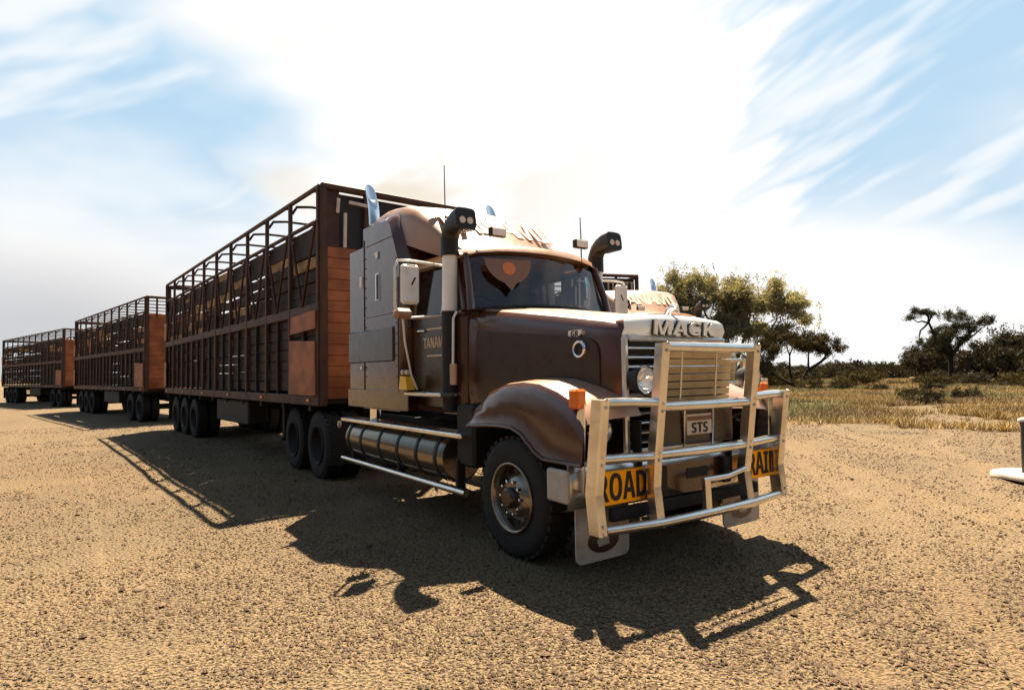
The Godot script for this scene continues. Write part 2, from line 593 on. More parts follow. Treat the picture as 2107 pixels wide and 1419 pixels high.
func foliage(parent: Node, called: String, clumps: Array, per: float, size: float, m: Material, dark := 0.0) -> MultiMeshInstance3D:
	var mm := MultiMesh.new()
	mm.transform_format = MultiMesh.TRANSFORM_3D
	mm.use_colors = true
	mm.mesh = leaf0
	var list := []
	for c in clumps:
		var n := int(per * c[1].x * c[1].y)
		var lobes := []
		for k in 9:
			var u := Vector3(rng.randfn(), rng.randfn() * 0.8, rng.randfn()).normalized() * rng.randf_range(0.4, 0.9)
			lobes.append(u)
		var tint := rng.randf_range(0.75, 1.25)
		for k in n:
			var lo: Vector3 = lobes[rng.randi() % 9]
			var u := Vector3(rng.randfn(), rng.randfn(), rng.randfn()).normalized() * pow(rng.randf(), 0.5) * (0.40 if rng.randf() < 0.78 else 0.85)
			var p: Vector3 = c[0] + (lo + u) * c[1]
			if p.y < 0.02: p.y = rng.randf() * 0.2
			list.append([p, tint * rng.randf_range(0.65, 1.35)])
	mm.instance_count = list.size()
	for i in list.size():
		var b := Basis.from_euler(Vector3(rng.randf() * TAU, rng.randf() * TAU, rng.randf() * TAU)).scaled(Vector3.ONE * size * rng.randf_range(0.6, 1.3))
		mm.set_instance_transform(i, Transform3D(b, list[i][0]))
		var k: float = list[i][1]
		mm.set_instance_color(i, Color(k, k * rng.randf_range(0.92, 1.05), k * rng.randf_range(0.8, 1.1)))
	var mi := MultiMeshInstance3D.new()
	mi.name = called
	mi.multimesh = mm
	mi.material_override = m
	mi.set_meta("kind", "stuff")
	parent.add_child(mi, true)
	return mi

func limb(q: G, a: Vector3, b: Vector3, r0: float, r1: float, sag := 0.12):
	var pts := []
	var rad := []
	var n := 6
	var off := Vector3(rng.randfn(), rng.randfn() * 0.5, rng.randfn()) * a.distance_to(b) * sag
	for i in n + 1:
		var t := float(i) / n
		pts.append(a.lerp(b, t) + off * sin(t * PI) + Vector3(rng.randfn(), rng.randfn(), rng.randfn()) * 0.03 * a.distance_to(b) * sin(t * PI))
		rad.append(lerpf(r0, r1, t))
	q.tube(pts, rad, 7)

# trunks: list of point lists; clumps: [centre, radii, index of the trunk end it hangs from]
func tree(called: String, label: String, at: Vector3, trunks: Array, r: float, clumps: Array, per: float, size: float, leaf: Material, bark: Material, group := "") -> Node3D:
	var t := thing(called, label, "tree", at, deg_to_rad(54.73), group)
	var q := g()
	for tr in trunks:
		var rad := []
		for i in tr.size(): rad.append(lerpf(r, r * 0.36, float(i) / (tr.size() - 1)))
		q.tube(tr, rad, 9)
	var tipped := {}
	for c in clumps:
		var tr: Array = trunks[c[2]]
		var from: Vector3 = tr[tr.size() - 1 - (rng.randi() % 2 if tipped.has(c[2]) else 0)]
		tipped[c[2]] = true
		limb(q, from, c[0], r * 0.42, r * 0.10)
		for k in 4:
			var u := Vector3(rng.randfn(), absf(rng.randfn()) * 0.7, rng.randfn()).normalized() * 0.7
			limb(q, from.lerp(c[0], 0.75), c[0] + u * c[1], r * 0.14, r * 0.05)
	part(t, "trunk", q, bark)
	foliage(t, "crown", clumps, per, size, leaf)
	return t

func shrub(called: String, label: String, at: Vector3, wid: float, hei: float, per: float, size: float, leaf: Material, group := "") -> Node3D:
	var t := thing(called, label, "shrub", at, rng.randf() * TAU, group)
	var q := g()
	var cl := []
	var n := 3 + int(wid)
	for k in n:
		var p := Vector3(rng.randf_range(-0.5, 0.5) * wid, hei * rng.randf_range(0.35, 0.62), rng.randf_range(-0.4, 0.4) * wid)
		cl.append([p, Vector3(wid * 0.34, hei * 0.42, wid * 0.34), 0])
		limb(q, Vector3(p.x * 0.2, 0, p.z * 0.2), p, 0.03 + hei * 0.01, 0.012)
	part(t, "stems", q, M.bark_dark).set_meta("kind", "stuff")
	foliage(t, "crown", cl, per, size, leaf)
	return t

func V3(x: float, y: float, z: float) -> Vector3:
	return Vector3(x, y, z)

func vegetation():
	leaf0 = leaf_mesh(0)
	tuft0 = leaf_mesh(1)
	# the tall pale tree behind the bull bar; local x runs to the right of the picture
	tree("tall_tree", "tall pale green tree with rounded leaf clumps behind the bull bar of the front truck", V3(-33.4, 0, -48.2),
		[[V3(-0.77, 0.00, 0.00), V3(-0.38, 2.05, 0.00), V3(-1.02, 4.35, 0.26), V3(-2.56, 6.91, 0.26)], [V3(-0.64, 0.26, 0.00), V3(0.38, 2.82, 0.38), V3(1.28, 5.38, 0.51), V3(1.79, 7.17, 0.26)], [V3(-0.51, 0.51, 0.13), V3(1.79, 3.07, -0.51), V3(4.10, 5.12, -0.64)]], 0.22,
		[[V3(-4.99, 9.22, 0.00), V3(2.18, 2.18, 2.18), 0], [V3(-6.91, 7.17, 0.38), V3(1.66, 1.41, 1.66), 0], [V3(-3.33, 6.40, 0.77), V3(2.43, 2.30, 2.30), 0], [V3(-0.51, 9.34, 0.00), V3(2.69, 2.43, 2.69), 1], [V3(1.28, 7.68, 0.77), V3(1.92, 1.79, 1.92), 1], [V3(0.26, 5.38, 1.02), V3(2.43, 1.66, 2.18), 1], [V3(4.99, 8.96, -0.26), V3(1.92, 1.66, 1.79), 2], [V3(5.89, 7.17, -0.26), V3(2.18, 1.54, 1.92), 2], [V3(3.84, 5.50, 0.38), V3(2.18, 1.15, 1.79), 2], [V3(-5.89, 4.35, 0.00), V3(2.05, 1.66, 2.05), 0], [V3(-2.30, 3.46, 1.02), V3(2.18, 1.28, 1.92), 0]],
		330.0, 0.27, M.leaf_pale, M.bark)
	tree("umbrella_tree", "flat topped umbrella tree with forked dark trunks in front of the tall pale tree", V3(-22.9, 0, -41.2),
		[[V3(0.1, 0, 0), V3(-0.35, 0.7, 0), V3(-0.55, 1.5, 0.1), V3(-0.5, 2.6, 0.1)], [V3(0.2, 0, 0), V3(0.6, 0.9, 0), V3(1.0, 1.6, -0.1), V3(1.0, 2.7, 0)], [V3(0.1, 0.1, 0), V3(-0.9, 0.6, 0.2), V3(-2.0, 1.2, 0.3), V3(-2.9, 1.7, 0.3)], [V3(0.9, 1.4, 0), V3(2.0, 2.1, 0), V3(2.6, 2.8, 0)]], 0.15,
		[[V3(-1.2, 3.7, 0), V3(1.5, 0.9, 1.5), 0], [V3(0.1, 3.75, 0.3), V3(1.5, 0.9, 1.5), 0], [V3(1.3, 3.7, 0), V3(1.5, 0.95, 1.3), 1], [V3(2.2, 3.3, 0.2), V3(1.2, 0.8, 1.1), 3], [V3(3.3, 3.1, 0), V3(0.6, 0.4, 0.6), 3], [V3(-2.3, 3.2, 0.2), V3(1.1, 0.7, 1.2), 2], [V3(-3.0, 2.3, 0.2), V3(1.2, 0.8, 1.2), 2], [V3(-3.0, 1.3, 0.5), V3(1.4, 0.8, 1.2), 2]],
		700.0, 0.15, M.leaf_olive, M.bark_dark)
	tree("gum_tree", "lone tree with one stout trunk and loose crown near the right edge", V3(-18.3, 0, -57.6),
		[[V3(0.05, 0, 0), V3(0.0, 1.2, 0), V3(0.05, 2.4, 0), V3(-0.05, 3.6, 0), V3(0.1, 4.6, 0.1)], [V3(0.05, 2.2, 0), V3(-0.7, 3.2, 0.1), V3(-1.4, 4.2, 0.2), V3(-1.8, 5.4, 0.1)], [V3(0.05, 2.5, 0), V3(1.0, 3.6, 0), V3(1.9, 4.5, 0)]], 0.22,
		[[V3(-3.2, 5.9, 0), V3(0.6, 0.35, 0.6), 1], [V3(-2.3, 6.3, 0), V3(0.8, 0.5, 0.7), 1], [V3(-1.5, 6.1, 0.1), V3(0.5, 0.4, 0.5), 1], [V3(0.4, 5.6, 0.2), V3(1.1, 0.9, 1.1), 0], [V3(-0.3, 4.6, 0.3), V3(1.3, 0.8, 1.2), 0], [V3(1.4, 4.9, 0), V3(1.0, 0.6, 0.9), 2], [V3(2.6, 5.4, 0.2), V3(0.6, 0.35, 0.6), 2], [V3(3.4, 5.5, 0.1), V3(0.6, 0.5, 0.6), 2], [V3(-1.2, 3.7, 0.2), V3(1.0, 0.7, 1.0), 0], [V3(-2.3, 3.6, 0.1), V3(0.9, 0.6, 0.8), 1], [V3(0.9, 3.9, 0.2), V3(0.9, 0.6, 0.9), 0], [V3(-0.6, 3.0, 0.2), V3(0.8, 0.5, 0.8), 0]],
		520.0, 0.15, M.leaf_green, M.bark_dark)
	# dense dark trees that rise to the right edge
	var dn := ["tallest dark dense tree cut by the right edge", "dark dense tree just right of the lone tree", "lower dark tree between the lone tree and the right edge", "dark tree behind the lone tree's trunk, crown down to the ground"]
	var dk := [[-13.5, -63.0, 6.2, 5.2], [-17.0, -61.5, 4.6, 4.0], [-14.0, -57.5, 4.2, 3.1], [-24.5, -70.0, 6.0, 4.2]]
	for i in dk.size():
		var a = dk[i]
		var cl := []
		for k in 9:
			cl.append([V3(rng.randf_range(-0.55, 0.55) * a[2], a[3] * rng.randf_range(0.25, 0.75), rng.randf_range(-0.4, 0.4) * a[2]), V3(a[2] * 0.28, a[3] * 0.26, a[2] * 0.28), 0])
		cl.append([V3(0, a[3] * 0.8, 0), V3(a[2] * 0.3, a[3] * 0.22, a[2] * 0.3), 0])
		tree("dense_tree", dn[i], V3(a[0], 0, a[1]), [[V3(0, 0, 0), V3(0.1, a[3] * 0.3, 0), V3(0, a[3] * 0.6, 0)]], 0.22, cl, 260.0, 0.24, M.leaf_dark, M.bark_dark, "dark trees at the right edge")
	# the far line of bush along the horizon
	var grp := "far bushes along the horizon"
	for i in 26:
		var t := i / 25.0
		var dist := 105.0 + rng.randf_range(-14, 26) - 25.0 * absf(t - 0.3)
		var ang := deg_to_rad(lerpf(10.0, 41.0, t) + rng.randf_range(-0.4, 0.4))
		var dir := Vector3(-0.816, 0, -0.577) * cos(ang) + Vector3(0.577, 0, -0.816) * sin(ang)
		var p := Vector3(3.38, 0, 4.31) + dir * dist
		shrub("far_bush", "dark bush in the low line along the horizon between the trees", p, rng.randf_range(4, 8), rng.randf_range(1.0, 2.7), 80.0, 0.40, M.leaf_dark, grp)
	# nearer saltbush among the grass
	var near_ := [[-19.5, -26.0, 1.6, 0.55, "low dark bush in the shade beside the bull bar, nearest of the bushes"], [-24.5, -35.5, 2.4, 0.8, "wide grey bush at the foot of the umbrella tree"], [-19.0, -38.5, 2.4, 0.9, "rounded olive bush just right of the umbrella tree's foot"], [-26.0, -44.0, 3.2, 1.5, "broad olive bush behind the umbrella tree's trunks"], [-21.0, -46.0, 2.6, 1.3, "pale bush right of the umbrella tree in the mid distance"], [-17.0, -49.0, 2.2, 1.0, "small round bush in the dry grass left of the lone tree"], [-15.5, -53.0, 3.0, 1.2, "low spreading bush beside the lone tree's trunk"], [-11.8, -50.5, 2.4, 1.4, "dark round bush right of the lone tree in the grass"], [-9.5, -47.0, 2.0, 1.1, "dark bush at the right edge in front of the dense trees"], [-29.0, -44.0, 3.0, 1.7, "bushy shrub under the tall pale tree"], [-32.0, -41.0, 3.4, 2.0, "tall shrub under the left side of the tall pale tree"], [-25.0, -56.0, 3.4, 1.6, "grey green bush far out in the grass between the trees"], [-21.0, -60.0, 2.8, 1.3, "far low bush left of the lone tree"]]
	for a in near_:
		shrub("bush", a[4], V3(a[0], 0, a[1]), a[2], a[3], 420.0, 0.13, M.leaf_olive if rng.randf() < 0.6 else M.leaf_dark)
	for i in 26:
		var ang := deg_to_rad(rng.randf_range(17.0, 42.0))
		var dist := rng.randf_range(30.0, 85.0)
		var dir := Vector3(-0.816, 0, -0.577) * cos(ang) + Vector3(0.577, 0, -0.816) * sin(ang)
		shrub("scrub", "low ragged %s scrub bush standing in the dry grass" % ["olive", "dark", "grey green"][i % 3], Vector3(3.38, 0, 4.31) + dir * dist, rng.randf_range(0.7, 1.7), rng.randf_range(0.35, 0.8), 420.0, 0.12, [M.leaf_olive, M.leaf_dark, M.leaf_green][i % 3], "scrub bushes scattered in the dry grass")
	# unseen trees added round the lot to darken reflections and fill light
	var wl := []
	for i in 150:
		var ang := deg_to_rad(lerpf(56.0, 303.0, i / 149.0))
		var dir := Vector3(-0.816, 0, -0.577) * cos(ang) + Vector3(0.577, 0, -0.816) * sin(ang)
		var hh := rng.randf_range(2.2, 4.2)
		wl.append([dir * rng.randf_range(42.0, 60.0) + Vector3(3.38, hh * 0.8, 4.31), Vector3(3.4, hh, 3.4), 0])
	var wd := foliage(self, "added_woodland", wl, 60.0, 0.36, M.leaf_dark)
	tag(wd, "dark trees added unseen round the lot to darken reflections", "added_woodland")
	# dry grass
	var mm := MultiMesh.new()
	mm.transform_format = MultiMesh.TRANSFORM_3D
	mm.use_colors = true
	mm.mesh = tuft0
	var gn := FastNoiseLite.new(); gn.seed = 77; gn.frequency = 0.09; gn.fractal_octaves = 3
	var list := []
	var tries := 0
	while list.size() < 48000 and tries < 500000:
		tries += 1
		var ang := deg_to_rad(rng.randf_range(8.0, 46.0))
		var dist := 19.0 + 70.0 * pow(rng.randf(), 1.5)
		var dir := Vector3(-0.816, 0, -0.577) * cos(ang) + Vector3(0.577, 0, -0.816) * sin(ang)
		var p := Vector3(3.38, 0, 4.31) + dir * dist
		var edge := 23.0 + gn.get_noise_2d(p.x, p.z) * 5.0 - (rad_to_deg(ang) - 20.0) * 0.22
		var dens := smoothstep(edge - 1.0, edge + 6.0, dist) * (0.45 + 1.2 * gn.get_noise_2d(p.x * 1.7 + 50.0, p.z * 1.7))
		if rng.randf() > dens: continue
		list.append([p, dist])
	mm.instance_count = list.size()
	for i in list.size():
		var s: float = rng.randf_range(0.08, 0.22) * (1.0 + list[i][1] * 0.010)
		mm.set_instance_transform(i, Transform3D(Basis(Vector3.UP, rng.randf() * TAU).scaled(Vector3(s * 1.5, s, s * 1.5)), list[i][0]))
		var k := rng.randf_range(0.55, 1.2) * (1.0 + 0.7 * gn.get_noise_2d(list[i][0].x * 2.5, list[i][0].z * 2.5))
		var gr: float = clampf(gn.get_noise_2d(list[i][0].x * 0.8, list[i][0].z * 0.8 + 30.0) * 1.6, 0.0, 0.5)
		mm.set_instance_color(i, Color(k * (1.0 - gr * 0.8), k * (1.0 - gr * 0.3), k * (1.0 - gr * 0.2)))
	var mi := MultiMeshInstance3D.new()
	mi.name = "dry_grass"
	mi.multimesh = mm
	mi.material_override = M.dry_grass
	mi.set_meta("kind", "stuff")
	tag(mi, "dry yellow grass growing between the lot and the trees", "grass")
	add_child(mi)


func small_things():
	# the post on its pale footing at the right edge
	var t := thing("bollard", "dark grey post with a pale cap at the right edge", "bollard", V3(0.42, 0, -6.71))
	part(t, "post", g().tube([V3(0, 0.0, 0), V3(0, 0.5, 0.01), V3(0, 0.80, 0)], [0.085, 0.078, 0.075], 14), M.bollard_grey)
	part(t, "cap", g().lathe([[0.10, 0.0], [0.105, 0.03], [0.07, 0.055], [0.0, 0.06]], V3(0, 0.80, 0), Vector3.UP, 14), M.concrete)
	var q := g()
	var rows := []
	for lv in [[0.0, 0.50], [0.05, 0.50], [0.075, 0.47], [0.08, 0.0]]:
		var row := []
		for k in 18:
			var an := TAU * k / 18.0
			var rr: float = lv[1] * (1.0 + 0.10 * sin(an * 2.0 + 0.6) + 0.05 * sin(an * 5.0))
			row.append(V3(cos(an) * rr * 1.15, lv[0], sin(an) * rr))
		rows.append(row)
	q.skin(rows, true, true)
	var f := part(self, "concrete_footing", q, M.concrete)
	f.position = V3(0.56, 0.0, -6.76)
	tag(f, "pale rounded concrete footing under the grey post", "footing")
	var st := part(self, "stick", g().tube([V3(0, 0.02, 0), V3(0.25, 0.035, 0.06), V3(0.55, 0.02, 0.04)], [0.018, 0.016, 0.008], 7), M.bark_dark)
	st.position = V3(-4.6, 0.0, -7.9)
	st.rotation.y = 0.9
	tag(st, "dark stick lying on the gravel right of the bull bar", "stick")
	for s in [[2.9, -4.6, 0.09], [3.1, -1.7, 0.06], [1.6, -6.2, 0.08], [-2.2, 3.9, 0.05]]:
		var rk := g()
		rk.lathe([[0.001, 0.55], [0.5, 0.42], [0.85, 0.1], [0.9, -0.2]], Vector3.ZERO, Vector3.UP, 9)
		var o := part(self, numbered("rock"), rk, M.pebble)
		o.position = V3(s[0], 0.0, s[1])
		o.scale = Vector3(s[2] * 1.3, s[2] * 0.7, s[2])
		o.rotation.y = s[0] * 3.0
		tag(o, {0.09: "largest flat stone on the gravel right of the truck", 0.06: "small stone in front of the truck's shadow at right", 0.08: "pale stone left of the grey post", 0.05: "small stone on the gravel below the trailer's shadow"}[s[2]], "rock")


# ---------------------------------------------------------------- the prime mover
func both(f: Callable):
	for s in [1.0, -1.0]: f.call(s)

func wheel(parent: Node, at: Vector3, s: float, width: float, front: bool):
	# axle along z; s is the side that faces out
	var q := g()
	var out := Vector3(0, 0, s)
	q.lathe([[0.29, -width * 0.5], [0.34, -width * 0.5 - 0.0], [0.45, -width * 0.52], [0.505, -width * 0.44], [0.52, -width * 0.25], [0.522, 0.0], [0.52, width * 0.25], [0.505, width * 0.44], [0.45, width * 0.52], [0.34, width * 0.5], [0.29, width * 0.46]], at, out, 36)
	for k in 36:      # tread lugs
		var an := TAU * k / 36.0
		var n := Vector3(cos(an), sin(an), 0)
		var b := Basis(n, Vector3(-sin(an), cos(an), 0), Vector3(0, 0, 1))
		q.box(at + n * 0.522 + out * width * 0.27, Vector3(0.022, 0.055, width * 0.34), 0.0, b)
		q.box(at + n * 0.522 - out * width * 0.27, Vector3(0.022, 0.055, width * 0.34), 0.0, b)
	var ty := part(parent, "wheel", q, M.rubber)
	var r := g()
	var face := width * 0.5
	if front:
		r.lathe([[0.30, face - 0.02], [0.31, face + 0.012], [0.295, face + 0.02], [0.275, face + 0.005], [0.262, face - 0.06], [0.25, face - 0.10, 1], [0.20, face - 0.055], [0.165, face - 0.02], [0.13, face + 0.0, 1], [0.125, face + 0.0], [0.0, face + 0.0]], at, out, 32)
	else:
		r.lathe([[0.30, face - 0.02], [0.31, face + 0.012], [0.295, face + 0.02], [0.275, face - 0.005], [0.26, face - 0.16], [0.13, face - 0.19, 1], [0.12, face - 0.10], [0.0, face - 0.10]], at, out, 28)
	part(ty, "rim", r, M.dark_alloy if front else M.chassis)
	if front:
		for k in 10:
			var hole := g()
			var an := TAU * (k + 0.5) / 10.0
			var c := at + Vector3(cos(an), sin(an), 0) * 0.222 + out * (face - 0.068)
			hole.lathe([[0.027, 0.0], [0.027, 0.012, 1], [0.0, 0.012]], c, out, 10)
			part(ty, "hand_hole", hole, M.sign_black)
		var hub := g()
		hub.lathe([[0.095, face - 0.01], [0.09, face + 0.045], [0.07, face + 0.06, 1], [0.0, face + 0.06]], at, out, 20)
		part(ty, "hub", hub, M.dark_brown)
		for k in 10:
			var an := TAU * k / 10.0
			var nut := g()
			nut.lathe([[0.016, 0.0], [0.015, 0.035, 1], [0.0, 0.04]], at + Vector3(cos(an), sin(an), 0) * 0.143 + out * (face - 0.012), out, 6)
			part(ty, "wheel_nut", nut, M.chrome)


func post_x(y: float) -> float:      # how far forward the bull bar's uprights lean at a height
	if y > 0.70: return lerpf(0.02, 0.16, clampf((y - 0.70) / 1.1, 0, 1))
	return lerpf(0.055, 0.02, clampf((y - 0.43) / 0.27, 0, 1))

func flat_bar(q: G, pts: Array, wz: float, dx: float):
	# a bar of rectangular section swept up through points; wz across the truck, dx along it
	var rows := []
	for p in pts:
		var h := wz / 2; var e := dx / 2; var b := 0.012
		rows.append([p + V3(e, 0, -h + b), p + V3(e, 0, h - b), p + V3(e - b, 0, h), p + V3(-e + b, 0, h), p + V3(-e, 0, h - b), p + V3(-e, 0, -h + b), p + V3(-e + b, 0, -h), p + V3(e - b, 0, -h)])
	q.skin(rows, true, false, false)
	q.fan(rows[0], true)
	q.fan(rows[-1])

func bull_bar(t: Node3D):
	var bp := g()
	for s in [-0.42, 0.42]: bp.box(V3(-0.20, 0.72, s), V3(0.36, 0.22, 0.10), 0.01)
	bp.box(V3(-0.10, 0.50, 0), V3(0.06, 0.10, 1.9), 0.01)
	var bar := part(t, "bull_bar", bp, M.chassis)
	for s in [1.0, -1.0]:
		var q := g()
		var pts := []
		for y in [1.82, 1.34, 0.95, 0.70, 0.62, 0.42]: pts.append(V3(post_x(y), y, s * (0.60 if y > 0.9 else 0.59)))
		flat_bar(q, pts, 0.085, 0.10)
		part(bar, "upright", q, M.alloy)
		q = g()
		pts = []
		for y in [1.40, 1.15, 0.95, 0.70, 0.62, 0.41]: pts.append(V3(post_x(y) - 0.05, y, s * 1.175))
		flat_bar(q, pts, 0.085, 0.13)
		part(bar, "upright", q, M.alloy)
		q = g()      # headlamp cheek behind the outer upright
		q.prism([Vector2(-0.25, 0.72), Vector2(-0.11, 0.70), Vector2(-0.09, 1.36), Vector2(-0.17, 1.30), Vector2(-0.22, 1.1)], V3(0, 0, s * 1.19), V3(1, 0, 0), V3(0, 1, 0), V3(0, 0, s * 0.012))
		part(bar, "cheek_plate", q, M.alloy)
		# outer rails
		for y in [1.37, 0.95]:
			q = g()
			q.tube([V3(post_x(y) - 0.05, y, s * 1.12), V3(post_x(y) - 0.02, y, s * 0.9), V3(post_x(y), y - 0.01, s * 0.64)], 0.038, 12)
			part(bar, "rail", q, M.alloy)
	for y in [1.79, 1.32, 0.94]:
		var q := g()
		q.tube([V3(post_x(y), y, 0.56), V3(post_x(y) + 0.015, y, 0), V3(post_x(y), y, -0.56)], 0.040, 12)
		part(bar, "rail", q, M.alloy)
	var q := g()
	q.tube([V3(0.02, 0.43, 1.12), V3(0.10, 0.43, 0.6), V3(0.11, 0.43, 0), V3(0.10, 0.43, -0.6), V3(0.02, 0.43, -1.12)], 0.038, 12)
	part(bar, "rail", q, M.alloy)
	q = g()
	flat_bar(q, [V3(0.08, 0.70, 0.02), V3(0.09, 0.42, 0.02)], 0.07, 0.06)
	part(bar, "short_upright", q, M.alloy)
	q = g()
	q.tube([V3(0.07, 0.69, 0.05), V3(0.07, 0.69, -0.28), V3(0.06, 0.73, -0.55)], 0.026, 10)
	part(bar, "rail", q, M.alloy)
	for s in [1.0, -1.0]:      # bolt heads where rails meet the uprights
		for b in [[0.60, 1.79], [0.60, 1.32], [0.60, 0.94], [0.59, 0.43], [1.175, 1.37], [1.175, 0.95], [1.175, 0.45]]:
			for dy in [0.028, -0.028]:
				q = g()
				var ox: float = 0.05 if b[0] < 1.0 else 0.014
				q.lathe([[0.014, 0.0], [0.013, 0.008, 1], [0.0, 0.009]], V3(post_x(b[1]) + ox, b[1] + dy, s * b[0]), V3(1, 0, 0), 6)
				part(bar, "bolt", q, M.satin)
	# bumper behind the bar, its brown centre and the two signs
	q = g()
	var rows := []
	for z in [-1.26, -1.18, -0.7, 0.0, 0.7, 1.18, 1.26]:
		var back: float = -0.14 - 0.10 * pow(absf(z) / 1.26, 4.0)
		rows.append([V3(back - 0.06, 0.92, z), V3(back, 0.90, z), V3(back + 0.02, 0.76, z), V3(back, 0.56, z), V3(back - 0.07, 0.53, z)])
	q.skin(rows, false, true)
	part(t, "bumper", q, M.alloy)
	for s in [1.0, -1.0]:
		q = g()
		q.box(V3(-0.33, 0.735, s * 1.27), V3(0.26, 0.25, 0.05), 0.015, Basis(Vector3.UP, s * -0.06))
		part(t, "bumper_end", q, M.mudflap)
	q = g()
	q.prism([Vector2(0.36, 0.83), Vector2(0.44, 0.77), Vector2(0.30, 0.64), Vector2(0.10, 0.575), Vector2(-0.10, 0.575), Vector2(-0.36, 0.64), Vector2(-0.50, 0.78), Vector2(-0.44, 0.84)], V3(-0.115, 0, 0), V3(0, 0, 1), V3(0, 1, 0), V3(0.035, 0, 0))
	var hx := part(t, "centre_plate", q, M.brown_paint)
	q = g()
	q.box(V3(-0.078, 0.73, -0.07), V3(0.012, 0.085, 0.28), 0.005)
	part(hx, "slot", q, M.sign_black)
	var face := Basis(V3(0, 0, -1), V3(0, 1, 0), V3(1, 0, 0))
	for sg in [["ROAD", 0.865, 0.52, 0.82], ["TRAIN", -0.94, 0.50, 0.80]]:
		q = g()
		q.box(V3(-0.055, 0.72, sg[1]), V3(0.02, 0.26, sg[2]), 0.006)
		var sn := part(t, "sign_board", q, M.yellow_sign, "yellow board with the black word %s" % sg[0])
		lettering(sn, sg[0], 0.205, M.sign_black, Transform3D(face, V3(-0.043, 0.72, sg[1])), 0.006, 0.86 * sg[3])
	# number plate on its hanger
	q = g()
	q.tube([V3(-0.03, 1.32, 0.13), V3(-0.05, 0.95, 0.13), V3(-0.05, 0.95, -0.25), V3(-0.03, 1.32, -0.25)], 0.011, 8)
	var hang := part(t, "plate_hanger", q, M.alloy)
	q = g()
	q.box(V3(-0.035, 1.145, -0.06), V3(0.012, 0.175, 0.33), 0.004)
	part(hang, "number_plate", q, M.letter_white)
	lettering(hang, "STS", 0.085, M.sign_black, Transform3D(face, V3(-0.027, 1.115, -0.06)), 0.004, 1.2)
	q = g()
	q.box(V3(-0.028, 1.195, -0.06), V3(0.004, 0.035, 0.32))
	part(hang, "plate_strip", q, M.decal_brown)
	# driving lamps and fog lamps
	for s in [1.0, -1.0]:
		for l in [[V3(-0.02, 1.53, 0.62 if s > 0 else -0.82), 0.115], [V3(-0.16, 1.14, s * 0.95), 0.085]]:
			var r: float = l[1]
			q = g()
			q.lathe([[0.02, -0.16], [r * 0.7, -0.12], [r * 0.97, -0.02], [r * 1.04, 0.0], [r * 1.04, 0.02], [r * 0.95, 0.025]], l[0], V3(1, 0, 0), 24)
			var lamp := part(t, "lamp", q, M.black_plastic if r > 0.1 else M.chrome)
			q = g()
			q.lathe([[r * 0.95, 0.012], [r * 0.7, -0.03], [r * 0.3, -0.055], [0.0, -0.06]], l[0], V3(1, 0, 0), 24)
			part(lamp, "reflector", q, M.lens)
			q = g()
			q.lathe([[r * 0.96, 0.022], [r * 0.6, 0.04], [0.0, 0.048]], l[0], V3(1, 0, 0), 24)
			part(lamp, "lamp_cover", q, M.lamp_glass)
	for s in [1.0, -1.0]:      # mud flaps hang at the front below the bumper
		q = g()
		var pl := []
		for c in [[0.62, 0.13, -1, -1], [1.19, 0.13, 1, -1]]:
			for k in 5:
				var an := PI / 2 * k / 4.0
				var base := PI if c[2] < 0 else PI * 1.5
				pl.append(Vector2(c[0] - c[2] * 0.06 + 0.06 * cos(base + an), c[1] + 0.06 + 0.06 * sin(base + an)))
		pl.append(Vector2(1.19, 0.56)); pl.append(Vector2(0.62, 0.56))
		q.prism(pl, V3(-0.24, 0, 0), V3(0, 0, s), V3(0, 1, 0), V3(0.012, 0, 0))
		var fl := part(t, "mud_flap", q, M.mudflap)
		q = g()
		var ov := []
		for k in 24: ov.append(Vector2(0.905 + 0.165 * cos(TAU * k / 24), 0.285 + 0.095 * sin(TAU * k / 24)))
		q.prism(ov, V3(-0.226, 0, 0), V3(0, 0, s), V3(0, 1, 0), V3(0.004, 0, 0))
		part(fl, "badge", q, M.dark_brown)
		q = g()
		q.prism([Vector2(0.85, 0.25), Vector2(0.96, 0.24), Vector2(0.98, 0.28), Vector2(0.93, 0.34), Vector2(0.86, 0.335)], V3(-0.221, 0, 0), V3(0, 0, s), V3(0, 1, 0), V3(0.003, 0, 0))
		part(fl, "badge_mark", q, M.mudflap)


func hood_w(x: float) -> float:
	return lerpf(0.67, 0.95, clampf((-0.2 - x) / 1.95, 0, 1))

func hood_y(x: float) -> float:
	var t := clampf((-0.2 - x) / 1.95, 0, 1)
	return lerpf(2.045, 2.30, t) - 0.03 * (1.0 - t) * (1.0 - t)

